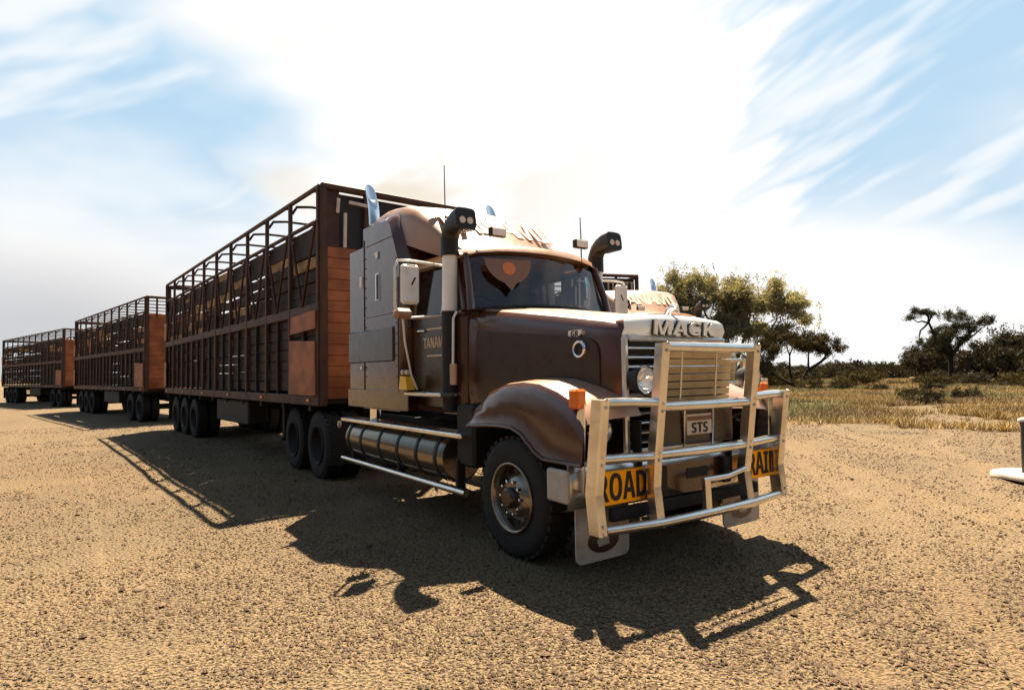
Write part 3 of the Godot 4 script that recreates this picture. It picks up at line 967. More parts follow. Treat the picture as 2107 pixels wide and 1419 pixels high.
func hood(t: Node3D):
	var side := []
	var top := []
	for x in [-2.15, -1.8, -1.4, -1.0, -0.7, -0.45, -0.28, -0.21]:
		var w := hood_w(x)
		var y := hood_y(x)
		var nose := 0.035 if x > -0.25 else 0.0
		var rs := []
		var rt := []
		var r := 0.15
		for s in [1.0]:
			rs.append(V3(x, 1.20, w - nose)); rs.append(V3(x, 1.5, w + 0.015 - nose)); rs.append(V3(x, y - r - 0.05, w + 0.005 - nose))
			for k in 5:
				var an := PI / 2 * k / 6.0
				rs.append(V3(x, y - r + sin(an) * r - nose, w - r + cos(an) * r - nose))
		for k in 3:
			var an := PI / 2 * (4 + k) / 6.0
			rt.append(V3(x, y - r + sin(an) * r - nose, w - r + cos(an) * r - nose))
		rt.append(V3(x, y + 0.03 - nose, (w - r) * 0.6)); rt.append(V3(x, y + 0.045 - nose, 0))
		var full := rt.duplicate()
		for k in range(rt.size() - 2, -1, -1): full.append(V3(rt[k].x, rt[k].y, -rt[k].z))
		side.append(rs); top.append(full)
	var q := g()
	q.skin(side, false, false)
	var hd := part(t, "hood", q, M.brown_paint)
	q = g()
	var mir := []
	for r in side:
		var m := []
		for p in r: m.append(V3(p.x, p.y, -p.z))
		mir.append(m)
	q.skin(mir, false, true)
	part(hd, "hood_side", q, M.brown_paint)
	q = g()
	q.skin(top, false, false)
	part(hd, "hood_top", q, M.sunlit_peach)
	# raised side panels with rounded corners
	for s in [1.0, -1.0]:
		var a := V3(-2.02, 0, s * (hood_w(-2.02) + 0.012))
		var b := V3(-0.42, 0, s * (hood_w(-0.42) + 0.012))
		var u := (b - a).normalized()
		var ln := a.distance_to(b)
		var pl := []
		for c in [[0.02, 1.34, 2], [ln, 1.34, 3], [ln, 1.90, 0], [0.02, 2.04, 1]]:
			var rr := 0.16 if c[0] > 1.0 else 0.05
			var ox: float = c[0] + (-rr if c[2] in [3, 0] else rr)
			var oy: float = c[1] + (-rr if c[2] in [0, 1] else rr)
			for k in 5:
				var an: float = PI / 2 * (c[2] + k / 4.0)
				pl.append(Vector2(ox + cos(an) * rr, oy + sin(an) * rr))
		q = g()
		q.prism(pl, a, u, V3(0, 1, 0), V3(0, 0, s * 0.014))
		part(hd, "side_panel", q, M.dark_brown)
		# breather ring and badge on the side
		var c := V3(-0.62, 1.80, s * (hood_w(-0.62) + 0.03))
		q = g()
		q.lathe([[0.075, -0.01], [0.078, 0.02], [0.068, 0.03], [0.056, 0.022]], c, V3(0, 0, s), 24)
		var ring := part(t, "breather", q, M.chrome)
		q = g()
		q.lathe([[0.058, 0.015], [0.03, 0.004], [0.022, 0.012], [0.0, 0.014]], c, V3(0, 0, s), 20)
		part(ring, "breather_core", q, M.black_plastic)
		q = g()
		q.prism([Vector2(-0.10, -0.03), Vector2(-0.05, -0.06), Vector2(0.02, -0.015), Vector2(0.07, 0.02), Vector2(0.085, 0.055), Vector2(-0.085, 0.055)], c + V3(-0.065, 0.115, -0.012 * s), V3(1, 0, 0), V3(0, 1, 0), V3(0, 0, s * 0.012))
		var bd := part(t, "hood_badge", q, M.white_paint)
		lettering(bd, "GR", 0.055, M.sign_black, Transform3D(Basis(Vector3.UP, 0.0 if s > 0 else PI), c + V3(-0.07, 0.135, s * 0.003)), 0.003)
		# fender
		var T := [[-1.74, 1.15], [-1.62, 1.33], [-1.42, 1.45], [-1.18, 1.515], [-0.92, 1.535], [-0.68, 1.52], [-0.44, 1.46], [-0.26, 1.39], [-0.14, 1.32], [-0.08, 1.22]]
		var B := [[-1.74, 1.10], [-1.58, 1.11], [-1.38, 1.125], [-1.18, 1.13], [-1.00, 1.125], [-0.86, 1.08], [-0.76, 1.01], [-0.67, 0.945], [-0.56, 0.90], [-0.10, 0.90]]
		var rows := []
		var lip := []
		var tops := []
		for k in T.size():
			var tx: float = T[k][0]; var ty: float = T[k][1]; var bx: float = B[k][0]; var by: float = B[k][1]
			tops.append([V3(tx, ty + 0.03, s * 0.60), V3(tx, ty + 0.02, s * 0.9), V3(tx, ty, s * 1.10), V3(tx - (tx + 0.9) * 0.02, ty - 0.012, s * 1.16)])
			rows.append([V3(tx - (tx + 0.9) * 0.02, ty - 0.012, s * 1.16), V3(tx - (tx + 0.9) * 0.035, ty - 0.035, s * 1.195), V3(lerpf(tx, bx, 0.22), lerpf(ty, by, 0.25), s * 1.215), V3(lerpf(tx, bx, 0.6), lerpf(ty, by, 0.6), s * 1.225), V3(bx, by + 0.03, s * 1.225), V3(bx, by, s * 1.24), V3(bx, by - 0.005, s * 1.12)])
			lip.append(V3(bx, by + 0.004, s * 1.235))
		q = g()
		q.skin(rows, false, s > 0)
		var fd := part(t, "fender", q, M.brown_paint)
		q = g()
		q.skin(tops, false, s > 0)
		part(fd, "fender_top", q, M.sunlit_peach)
		q = g()
		q.tube(lip, 0.016, 8)
		part(fd, "fender_lip", q, M.brown_paint)
		q = g()
		q.box(V3(-0.17, 1.40, s * 1.20), V3(0.11, 0.15, 0.10), 0.015)
		part(fd, "turn_signal", q, M.amber)
		q = g()
		q.prism([Vector2(-1.0, 1.2), Vector2(-0.1, 1.2), Vector2(-0.1, 0.62), Vector2(-0.5, 0.62)], V3(0, 0, s * 0.60), V3(1, 0, 0), V3(0, 1, 0), V3(0, 0, -s * 0.02))
		part(fd, "inner_guard", q, M.chassis)
		wheel(t, V3(-1.06, 0.52, s * 1.05), s, 0.30, true)
	# bare metal nose: plate with the name, surround, slats
	q = g()
	q.skin([[V3(-0.215, 1.90, 0.665), V3(-0.185, 1.96, 0.665), V3(-0.20, 2.03, 0.655), V3(-0.24, 2.062, 0.63), V3(-0.38, 2.085, 0.58)], [V3(-0.17, 1.90, 0.3), V3(-0.15, 1.96, 0.3), V3(-0.165, 2.05, 0.3), V3(-0.22, 2.085, 0.3), V3(-0.40, 2.105, 0.3)], [V3(-0.165, 1.90, 0), V3(-0.145, 1.96, 0), V3(-0.16, 2.055, 0), V3(-0.22, 2.09, 0), V3(-0.40, 2.11, 0)], [V3(-0.17, 1.90, -0.3), V3(-0.15, 1.96, -0.3), V3(-0.165, 2.05, -0.3), V3(-0.22, 2.085, -0.3), V3(-0.40, 2.105, -0.3)], [V3(-0.215, 1.90, -0.665), V3(-0.185, 1.96, -0.665), V3(-0.20, 2.03, -0.655), V3(-0.24, 2.062, -0.63), V3(-0.38, 2.085, -0.58)]], false, false)
	var plate := part(t, "name_plate", q, M.white_paint, "bright metal plate across the top of the grille")  # white on the metal stands in for reflected sky
	var lean := Basis(V3(0, 0, -1), V3(0.10, 0.995, 0), V3(0.995, -0.10, 0))
	for of in [[0.017, -0.010], [-0.006, -0.010], [0.017, 0.006]]:  # black offset copies paint the shadow round the raised letters
		lettering(plate, "MACK", 0.118, M.sign_black, Transform3D(lean, V3(-0.149, 1.967 + of[1], -0.032 + of[0])), 0.006, 1.80, "letter_shadow")
	lettering(plate, "MACK", 0.118, M.white_paint, Transform3D(lean, V3(-0.140, 1.968, -0.032)), 0.016, 1.80)
	q = g()
	q.tube([V3(-0.30, 2.10, 0), V3(-0.28, 2.14, 0), V3(-0.24, 2.165, 0), V3(-0.19, 2.155, 0)], [0.03, 0.026, 0.024, 0.012], 10)
	part(t, "hood_ornament", q, M.chrome)
	q = g()
	for s in [1.0, -1.0]: q.box(V3(-0.205, 1.41, s * 0.645), V3(0.05, 0.97, 0.05), 0.012)
	q.box(V3(-0.19, 1.875, 0), V3(0.05, 0.045, 1.24), 0.012)
	q.box(V3(-0.205, 0.945, 0), V3(0.05, 0.04, 1.24), 0.012)
	part(t, "grille_surround", q, M.satin)
	q = g()
	q.box(V3(-0.33, 1.40, 0), V3(0.06, 0.92, 1.24))
	part(t, "radiator", q, M.chassis)
	for k in 11:
		var y := 1.80 - 0.078 * k
		q = g()
		q.box(V3(-0.225, y, 0), V3(0.05, 0.020, 1.235), 0.006, Basis(V3(0, 0, 1), -0.35))
		part(t, "grille_slat", q, M.satin)
	# insect screen of pale slats hung inside the bar
	q = g()
	for z in [0.20, -0.26]: q.tube([V3(0.02, 1.78, z), V3(-0.02, 1.32, z)], 0.009, 6)
	q.tube([V3(0.05, 1.775, 0.5), V3(0.05, 1.775, -0.5)], 0.012, 6)
	var sc := part(t, "insect_screen", q, M.alloy)
	for k in 7:
		q = g()
		q.box(V3(-0.03 - 0.008 * k, 1.735 - 0.064 * k, -0.03), V3(0.008, 0.055, 1.02), 0.003, Basis(V3(0, 0, 1), -0.18 + 0.02 * (k % 3)))
		part(sc, "screen_slat", q, M.screen_tan)
	q = g()
	q.box(V3(-0.06, 1.13, -0.06), V3(0.01, 0.30, 1.0), 0.004)
	part(t, "lower_screen", q, M.dark_brown)


func cab(t: Node3D):
	var q := g()
	# lower body
	q.box(V3(-2.72, 1.72, 0), V3(1.14, 1.08, 2.04), 0.05)
	var body := part(t, "cab", q, M.brown_paint)
	q = g()
	q.box(V3(-2.16, 1.55, 0), V3(0.06, 1.3, 1.7), 0.01)
	part(body, "firewall", q, M.chassis)
	for s in [1.0, -1.0]:
		q = g()
		q.box(V3(-2.80, 1.74, s * 1.025), V3(0.92, 1.02, 0.05), 0.018)
		var door := part(t, "door", q, M.dark_brown)
		q = g()
		q.tube([V3(-3.12, 2.10, s * 1.06), V3(-3.10, 2.10, s * 1.09), V3(-2.97, 2.10, s * 1.09), V3(-2.95, 2.10, s * 1.06)], 0.014, 8)
		part(door, "door_handle", q, M.chrome)
		for y in [2.13, 1.83]:
			q = g()
			q.box(V3(-2.72, y - 0.02, s * 1.054), V3(0.36, 0.022, 0.012), 0.004)
			part(door, "door_stripe", q, M.letter_tan)
		lettering(door, "TANAMI", 0.115, M.letter_tan, Transform3D(Basis(Vector3.UP, 0.0 if s > 0 else PI), V3(-2.72, 1.955, s * 1.053)), 0.006, 0.82)
		# window frame and pane
		q = g()
		q.tube([V3(-3.24, 2.24, s * 1.03), V3(-3.22, 2.84, s * 0.97), V3(-2.36, 2.84, s * 0.95), V3(-2.14, 2.27, s * 1.0)], 0.035, 8)
		q.tube([V3(-3.24, 2.25, s * 1.03), V3(-2.14, 2.25, s * 1.02)], 0.03, 8)
		var fr := part(t, "door_window", q, M.brown_paint)
		q = g()
		q.quad(V3(-3.22, 2.26, s * 1.015), V3(-2.18, 2.26, s * 1.0), V3(-2.37, 2.82, s * 0.945), V3(-3.20, 2.82, s * 0.96))
		part(fr, "pane", q, M.glass)
		q = g()
		q.tube([V3(-2.62, 2.26, s * 1.02), V3(-2.55, 2.83, s * 0.965)], 0.010, 6)
		part(fr, "vent_bar", q, M.satin)
		# pillars at the windscreen
		q = g()
		q.tube([V3(-2.05, 2.26, s * 0.98), V3(-2.10, 2.5, s * 0.965), V3(-2.24, 2.88, s * 0.93)], 0.042, 8)
		part(t, "pillar", q, M.brown_paint)
		# air cleaner pipe with its black ram head
		q = g()
		q.tube([V3(-2.36, 1.22, s * 1.06), V3(-2.36, 2.27, s * 1.06)], 0.085, 14)
		part(t, "lower_duct", q, M.chassis)
		q = g()
		q.tube([V3(-2.36, 2.275, s * 1.06), V3(-2.34, 2.88, s * 1.06)], 0.082, 18)
		var pipe := part(t, "intake_pipe", q, M.white_paint)
		q = g()
		var rows := []
		for k in 9:
			var a := k / 8.0
			var an := a * PI * 0.42
			var c := V3(-2.34, 2.86, s * 1.06) + (V3(0, 0.22 * a / 0.45, 0) if a < 0.45 else V3(0.32 * (1.0 - cos((a - 0.45) / 0.55 * PI / 2)) * 1.0 + 0.02, 0.22 + 0.12 * sin((a - 0.45) / 0.55 * PI / 2), 0))
			var fw := Vector3.UP.lerp(V3(1, 0.12, 0), smoothstep(0.35, 0.95, a)).normalized()
			var up := fw.cross(V3(0, 0, 1)).normalized() * -1.0
			var hw := lerpf(0.098, 0.125, smoothstep(0.5, 1.0, a))
			var hh := lerpf(0.098, 0.115, smoothstep(0.5, 1.0, a))
			var ring := []
			for j in 16:
				var bn := TAU * j / 16.0
				var ex := lerpf(1.0, 0.45, smoothstep(0.5, 1.0, a))
				ring.append(c + up * signf(cos(bn)) * pow(absf(cos(bn)), ex) * hh + V3(0, 0, 1) * signf(sin(bn)) * pow(absf(sin(bn)), ex) * hw)
			rows.append(ring)
		q.skin(rows, true)
		var head := part(t, "ram_head", q, M.black_plastic)
		q = g()
		q.fan(rows[8])
		part(head, "mouth", q, M.sign_black)
		var mc: Vector3 = rows[8][4].lerp(rows[8][12], 0.5)
		for dz in [-0.045, 0.045]:
			q = g()
			q.lathe([[0.036, 0.0], [0.036, 0.008, 1], [0.0, 0.01]], mc + V3(0.004, -0.02, dz), V3(1, 0.1, 0).normalized(), 14)
			part(head, "mouth_screen", q, M.letter_white)
		# grab rail, steps and marker lamps
		q = g()
		q.tube([V3(-2.20, 1.55, s * 1.10), V3(-2.18, 1.62, s * 1.13), V3(-2.16, 2.18, s * 1.13), V3(-2.18, 2.25, s * 1.08)], 0.014, 8)
		part(t, "grab_rail", q, M.white_paint)
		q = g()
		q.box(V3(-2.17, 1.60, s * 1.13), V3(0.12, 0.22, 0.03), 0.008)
		part(t, "side_reflector", q, M.sunlit_peach)
		q = g()
		q.box(V3(-2.70, 1.385, s * 1.13), V3(0.86, 0.045, 0.22), 0.012)
		part(t, "door_step", q, M.alloy)
		q = g()
		q.prism([Vector2(-3.22, 1.43), Vector2(-3.00, 1.43), Vector2(-3.04, 1.58), Vector2(-3.18, 1.59)], V3(0, 0, s * 1.16), V3(1, 0, 0), V3(0, 1, 0), V3(0, 0, s * 0.10))
		var yl := part(t, "marker_lamp", q, M.yellow_lamp, "yellow lamp at the foot of the mirror arm")
		for dx in [-0.09, 0.03]:
			q = g()
			q.lathe([[0.028, -0.02], [0.028, 0.02, 1], [0.0, 0.03]], V3(-3.09 + dx, 1.63, s * 1.22), V3(0, 0, s), 12)
			part(yl, "small_lamp", q, M.letter_white)
		# mirror: head, arm loop, base lump, long stay
		q = g()
		q.box(V3(-2.36, 2.53, s * 1.525), V3(0.07, 0.41, 0.20), 0.025)
		var mr := part(t, "mirror", q, M.white_paint)  # white stands in for sky reflected in the chrome back
		q = g()
		q.box(V3(-2.398, 2.53, s * 1.525), V3(0.006, 0.37, 0.17), 0.002)
		part(mr, "mirror_glass", q, M.chrome)
		q = g()
		q.box(V3(-2.322, 2.72, s * 1.525), V3(0.006, 0.015, 0.10), 0.002)
		part(mr, "mirror_mark", q, M.sign_black)
		q = g()
		q.box(V3(-2.322, 2.56, s * 1.50), V3(0.006, 0.09, 0.018), 0.002, Basis(V3(1, 0, 0), -0.5 * s))
		part(mr, "mirror_mark", q, M.sign_black)
		q = g()
		q.tube([V3(-2.44, 2.77, s * 1.05), V3(-2.42, 2.79, s * 1.5), V3(-2.42, 2.78, s * 1.63), V3(-2.42, 2.70, s * 1.665), V3(-2.42, 2.30, s * 1.665), V3(-2.44, 2.22, s * 1.60), V3(-2.50, 2.20, s * 1.45), V3(-2.52, 2.24, s * 1.05)], 0.014, 8)
		part(mr, "mirror_arm", q, M.white_paint)
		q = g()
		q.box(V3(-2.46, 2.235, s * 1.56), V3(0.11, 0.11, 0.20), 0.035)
		part(mr, "spot_mirror", q, M.sunlit_peach)
		q = g()
		q.tube([V3(-2.50, 2.20, s * 1.54), V3(-2.54, 1.95, s * 1.50), V3(-2.72, 1.60, s * 1.34), V3(-2.86, 1.44, s * 1.20)], 0.012, 8)
		part(mr, "mirror_stay", q, M.white_paint)
	# windscreen, bent round in plan
	q = g()
	var lo := []
	var hi := []
	for k in 9:
		var z := lerpf(0.95, -0.95, k / 8.0)
		var bow := 0.16 * (1.0 - pow(absf(z) / 0.95, 2.0))
		lo.append(V3(-2.06 + bow, 2.27 + bow * 0.35, z)); hi.append(V3(-2.24 + bow * 0.8, 2.885 + bow * 0.2, z * 0.965))
	q.skin([lo, hi], false, true)
	var ws := part(t, "windscreen", q, M.glass)
	q = g()
	var lo2 := []
	for p in lo: lo2.append(p + V3(0.012, 0.0, 0))
	q.tube(lo2, 0.022, 6)
	part(ws, "windscreen_seal", q, M.black_plastic)
	# pennant on the glass
	q = g()
	var dc := V3(-2.035, 2.83, 0.52)
	var nn := V3(0.93, 0.29, 0.22).normalized()
	var uu := V3(0, 1, 0).cross(nn).normalized()
	var vv := nn.cross(uu)
	var pl := []
	for k in 13:
		var an := PI + PI * k / 12.0
		pl.append(Vector2(cos(an) * 0.27, sin(an) * 0.29))
	pl[6] = Vector2(0, -0.37)
	q.prism(pl, dc, uu, vv, nn * 0.004)
	var pn := part(ws, "pennant", q, M.decal_brown)
	q = g()
	q.lathe([[0.075, 0.0], [0.075, 0.005, 1], [0.0, 0.006]], dc + vv * -0.11 + nn * 0.004, nn, 24)
	part(ws, "orange_disc", q, M.orange_disc)
	# roof with its lip over the windscreen
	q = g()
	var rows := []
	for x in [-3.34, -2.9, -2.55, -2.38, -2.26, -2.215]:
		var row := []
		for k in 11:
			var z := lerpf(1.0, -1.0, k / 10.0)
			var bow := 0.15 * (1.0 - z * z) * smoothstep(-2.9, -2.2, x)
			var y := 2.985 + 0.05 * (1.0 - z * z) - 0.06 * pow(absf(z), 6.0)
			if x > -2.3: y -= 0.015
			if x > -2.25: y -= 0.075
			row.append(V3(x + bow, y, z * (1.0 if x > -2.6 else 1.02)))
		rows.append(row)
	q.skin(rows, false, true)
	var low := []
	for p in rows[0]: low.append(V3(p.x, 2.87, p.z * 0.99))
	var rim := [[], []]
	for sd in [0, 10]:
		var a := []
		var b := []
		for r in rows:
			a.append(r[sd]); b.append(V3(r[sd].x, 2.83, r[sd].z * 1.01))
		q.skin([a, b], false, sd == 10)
	part(t, "cab_roof", q, M.sunlit_peach)
	for z in [0.66, -0.52]:
		q = g()
		q.box(V3(-2.02, 3.105, z), V3(0.07, 0.10, 0.20), 0.012)
		var rl := part(t, "roof_lamp", q, M.black_plastic)
		q = g()
		q.box(V3(-1.985, 3.105, z), V3(0.012, 0.078, 0.165), 0.004)
		part(rl, "roof_lamp_lens", q, M.white_paint)
	for a in [[V3(-2.9, 3.0, 0.80), 1.06], [V3(-2.32, 2.98, -0.80), 0.55]]:
		q = g()
		q.tube([a[0], a[0] + V3(0, a[1] * 0.5, 0), a[0] + V3(-0.01, a[1], 0)], [0.009, 0.008, 0.006], 6)
		part(t, "aerial", q, M.black_plastic)
	# inside
	q = g()
	q.box(V3(-2.24, 2.16, 0), V3(0.34, 0.22, 1.84), 0.06)
	part(t, "dashboard", q, M.black_plastic)
	for z in [0.52, -0.52]:
		q = g()
		q.box(V3(-2.95, 1.95, z), V3(0.5, 0.16, 0.5), 0.05)
		q.box(V3(-3.16, 2.34, z), V3(0.14, 0.66, 0.48), 0.06)
		q.box(V3(-3.15, 2.72, z), V3(0.10, 0.16, 0.26), 0.04)
		part(t, "driver_seat" if z > 0 else "passenger_seat", q, M.seat_cloth)
	q = g()
	var wr := []
	var wb := Basis(V3(0, 0, 1), 0.5)
	for k in 25: wr.append(V3(-2.50, 2.30, 0.52) + wb * V3(0, sin(TAU * k / 24.0) * 0.22, cos(TAU * k / 24.0) * 0.22))
	q.tube(wr, 0.014, 6, false)
	q.tube([V3(-2.50, 2.30, 0.52), V3(-2.34, 2.20, 0.52)], 0.03, 8)
	part(t, "steering_wheel", q, M.black_plastic)
	q = g()
	q.box(V3(-2.20, 2.30, 0.30), V3(0.16, 0.05, 0.20), 0.02)
	part(t, "dash_tray", q, M.satin)
	q = g()
	q.box(V3(-3.315, 2.3, 0), V3(0.03, 1.3, 2.0))
	part(t, "cab_back", q, M.tarp)


func sleeper(t: Node3D):
	var prof := [[-3.33, 1.17], [-3.33, 2.90], [-3.60, 3.46], [-3.70, 3.52], [-4.45, 3.56], [-4.45, 1.17]]
	var rows := []
	for s in [[1.0, 0.0, 0.0], [0.94, 0.06, 0.05], [0.88, 0.11, 0.07], [0.45, 0.16, 0.09], [0.0, 0.18, 0.09]]:
		var row := []
		for k in prof.size():
			var up: float = s[1] if k in [2, 3, 4] else 0.0
			var fo: float = s[2] if k in [0, 1, 2] else 0.0
			row.append(V3(prof[k][0] + fo * 0.6, prof[k][1] + up, 1.19 * s[0]))
		rows.append(row)
	var full := rows.duplicate()
	for k in range(rows.size() - 2, -1, -1):
		var m := []
		for p in rows[k]: m.append(V3(p.x, p.y, -p.z))
		full.append(m)
	var q := g()
	q.skin(full, true, true, true)
	q.fan(full[0], false)
	q.fan(full[-1], true)
	var sl := part(t, "sleeper", q, M.brown_paint)
	# the air deflector, a separate moulding on the roof
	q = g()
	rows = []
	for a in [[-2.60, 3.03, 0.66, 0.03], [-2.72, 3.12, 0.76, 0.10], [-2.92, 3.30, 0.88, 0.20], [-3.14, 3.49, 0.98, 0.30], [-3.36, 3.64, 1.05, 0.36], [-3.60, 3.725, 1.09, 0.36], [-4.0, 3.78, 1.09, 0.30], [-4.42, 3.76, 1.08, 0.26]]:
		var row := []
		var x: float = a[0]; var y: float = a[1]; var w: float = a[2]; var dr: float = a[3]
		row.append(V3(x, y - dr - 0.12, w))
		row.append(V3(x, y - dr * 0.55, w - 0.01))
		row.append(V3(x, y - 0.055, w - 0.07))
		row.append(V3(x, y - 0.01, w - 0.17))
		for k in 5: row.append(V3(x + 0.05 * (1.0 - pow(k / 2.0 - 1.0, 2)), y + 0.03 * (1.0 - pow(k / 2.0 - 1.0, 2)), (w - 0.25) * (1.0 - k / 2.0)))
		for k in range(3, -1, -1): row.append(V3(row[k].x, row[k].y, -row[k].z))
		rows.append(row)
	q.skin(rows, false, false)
	var df := part(t, "air_deflector", q, M.sunlit_peach)
	var up_ := V3(-0.755, 0.655, 0).normalized()
	var nm := V3(0.655, 0.755, 0).normalized()
	# raised letters one by one along the slope
	var word := "TANAMI"
	for k in 6:
		var z := 0.72 - 0.285 * k
		lettering(df, word[k], 0.44, M.letter_roof, Transform3D(Basis(V3(0, 0, -1), up_, nm), V3(-3.04 + 0.04 * (1.0 - z * z), 3.405 + 0.03 * (1.0 - z * z), z)), 0.014, 0.78, "raised_letter")
	for s in [1.0, -1.0]:
		q = g()
		q.box(V3(-4.72, 2.25, s * 1.165), V3(0.52, 2.15, 0.03), 0.01)
		part(t, "side_fairing", q, M.brown_paint)
		q = g()
		q.box(V3(-4.22, 1.98, s * 1.195), V3(1.46, 0.42, 0.03), 0.012)
		var bx := part(t, "locker_door", q, M.dark_brown)
		q = g()
		q.box(V3(-4.46, 1.70, s * 1.215), V3(0.06, 0.05, 0.02), 0.008)
		part(bx, "locker_latch", q, M.satin)
		q = g()
		q.box(V3(-3.97, 2.72, s * 1.192), V3(0.12, 0.36, 0.02), 0.008)
		var sw := part(t, "sleeper_window", q, M.satin)
		q = g()
		q.box(V3(-3.955, 2.72, s * 1.201), V3(0.06, 0.32, 0.012), 0.003)
		part(sw, "pane", q, M.sign_black)
		q = g()
		q.box(V3(-3.97, 3.13, s * 1.20), V3(0.065, 0.09, 0.02), 0.008)
		q.box(V3(-4.02, 3.15, s * 1.20), V3(0.05, 0.03, 0.02), 0.008)
		part(t, "vent_tag", q, M.white_paint)
		q = g()
		q.box(V3(-4.50, 2.85, s * 1.20), V3(0.08, 0.16, 0.03), 0.012)
		part(t, "sleeper_handle", q, M.white_paint)
		q = g()
		q.box(V3(-4.05, 1.30, s * 1.192), V3(1.9, 0.24, 0.02), 0.008)
		part(t, "sleeper_skirt", q, M.brown_paint)
		for y in [2.36, 3.30]:
			q = g()
			q.box(V3(-3.92, y, s * 1.193), V3(1.02 if y < 3 else 0.86, 0.018, 0.014), 0.004)
			part(t, "seam_strip", q, M.brown_paint)
		for x in [-3.37, -4.42]:
			q = g()
			q.box(V3(x, 2.0 if x > -4 else 2.3, s * 1.193), V3(0.022, 1.55 if x > -4 else 2.2, 0.016), 0.005)
			part(t, "seam_strip", q, M.brown_paint)
		for k in 14:
			for x in [-3.42, -4.36]:
				q = g()
				q.lathe([[0.011, 0.0], [0.007, 0.006], [0.0, 0.008]], V3(x, 1.45 + 0.13 * k if k > 0 else 1.22, s * 1.192), V3(0, 0, s), 6)
				part(t, "rivet", q, M.brown_paint)
		for y in [1.95, 2.55]:
			q = g()
			q.box(V3(-3.30, y - 0.35, s * 1.07), V3(0.07, 0.10, 0.05), 0.012)
			part(t, "door_hinge", q, M.dark_brown)
		q = g()
		q.tube([V3(-4.9, 1.5, s * 0.35), V3(-5.2, 1.15, s * 0.42), V3(-5.6, 1.2, s * 0.38), V3(-6.0, 1.7, s * 0.30)], 0.022, 8)
		part(t, "air_hose", q, M.black_plastic)
		# exhaust stack with a slant cut tip
		q = g()
		var rowsx := []
		for a in [[0.9, 0.0], [2.2, 0.0], [3.70, 0.0], [3.85, -0.015], [4.0, -0.06], [4.14, -0.125]]:
			var ring := []
			for k in 16:
				var an := TAU * k / 16.0
				var cut: float = 0.13 * cos(an) if a[0] > 4.1 else (0.05 * cos(an) if a[0] > 3.95 else 0.0)
				ring.append(V3(-4.52 + a[1] + cos(an) * 0.075, a[0] - cut, s * (1.0) + sin(an) * 0.075))
			rowsx.append(ring)
		q.skin(rowsx, true)
		part(t, "exhaust_stack", q, M.chrome)


func prime_mover() -> Node3D:
	var t := thing("prime_mover", "nearest brown long nosed truck with alloy bull bar and yellow road train signs", "truck", Vector3.ZERO, 0.0, "brown prime movers")
	bull_bar(t)
	hood(t)
	cab(t)
	sleeper(t)
	# chassis, drive wheels
	var q := g()
	for s in [1.0, -1.0]: q.box(V3(-4.3, 0.88, s * 0.42), V3(8.0, 0.26, 0.09), 0.01)
	for x in [-1.06, -3.0, -5.2, -6.35, -7.65]: q.box(V3(x, 0.82, 0), V3(0.14, 0.2, 0.84), 0.01)
	q.box(V3(-1.06, 0.52, 0), V3(0.14, 0.14, 1.8), 0.02)
	for x in [-6.35, -7.65]: q.tube([V3(x, 0.52, -0.9), V3(x, 0.52, 0.9)], 0.11, 10)
	q.box(V3(-1.3, 1.0, 0), V3(1.3, 0.7, 0.9), 0.05)
	part(t, "chassis", q, M.chassis)
	for s in [1.0, -1.0]:
		for x in [-6.35, -7.65]:
			wheel(t, V3(x, 0.52, s * 1.07), s, 0.27, false)
			wheel(t, V3(x, 0.52, s * 0.76), -s, 0.27, false)
		q = g()
		q.lathe([[0.0, 0.0], [0.24, 0.0, 1], [0.27, 0.03], [0.27, 2.77], [0.24, 2.8, 1], [0.0, 2.8]], V3(-5.15, 0.72, s * 0.93), V3(1, 0, 0), 28)
		var tank := part(t, "fuel_tank", q, M.dark_alloy)
		for x in [-5.05, -4.6, -4.0, -3.45, -2.95, -2.5]:
			q = g()
			q.lathe([[0.276, 0.0], [0.282, 0.005], [0.282, 0.065], [0.276, 0.07]], V3(x, 0.72, s * 0.93), V3(1, 0, 0), 24)
			part(tank, "tank_strap", q, M.black_plastic)
		q = g()
		q.box(V3(-3.55, 0.985, s * 1.10), V3(3.35, 0.05, 0.26), 0.012)
		part(t, "running_board", q, M.alloy)
		q = g()
		q.tube([V3(-5.3, 0.43, s * 1.17), V3(-1.88, 0.43, s * 1.17)], 0.035, 10)
		part(t, "side_rail", q, M.alloy)
		q = g()
		for x in [-5.0, -3.5, -2.1]: q.box(V3(x, 0.58, s * 1.10), V3(0.05, 0.30, 0.10), 0.008)
		part(t, "rail_bracket", q, M.chassis)
		q = g()
		q.box(V3(-1.98, 0.98, s * 0.95), V3(0.34, 0.62, 0.34), 0.03)
		part(t, "step_box", q, M.chassis)
		q = g()
		q.box(V3(-5.75, 0.62, s * 0.93), V3(0.02, 0.72, 0.56), 0.005)
		part(t, "rear_flap", q, M.rubber)
		q = g()
		q.lathe([[0.05, -0.02], [0.055, 0.01], [0.0, 0.02]], V3(-5.4, 0.90, s * 1.19), V3(0, 0, s), 12)
		part(t, "side_lamp", q, M.letter_tan)
	return t


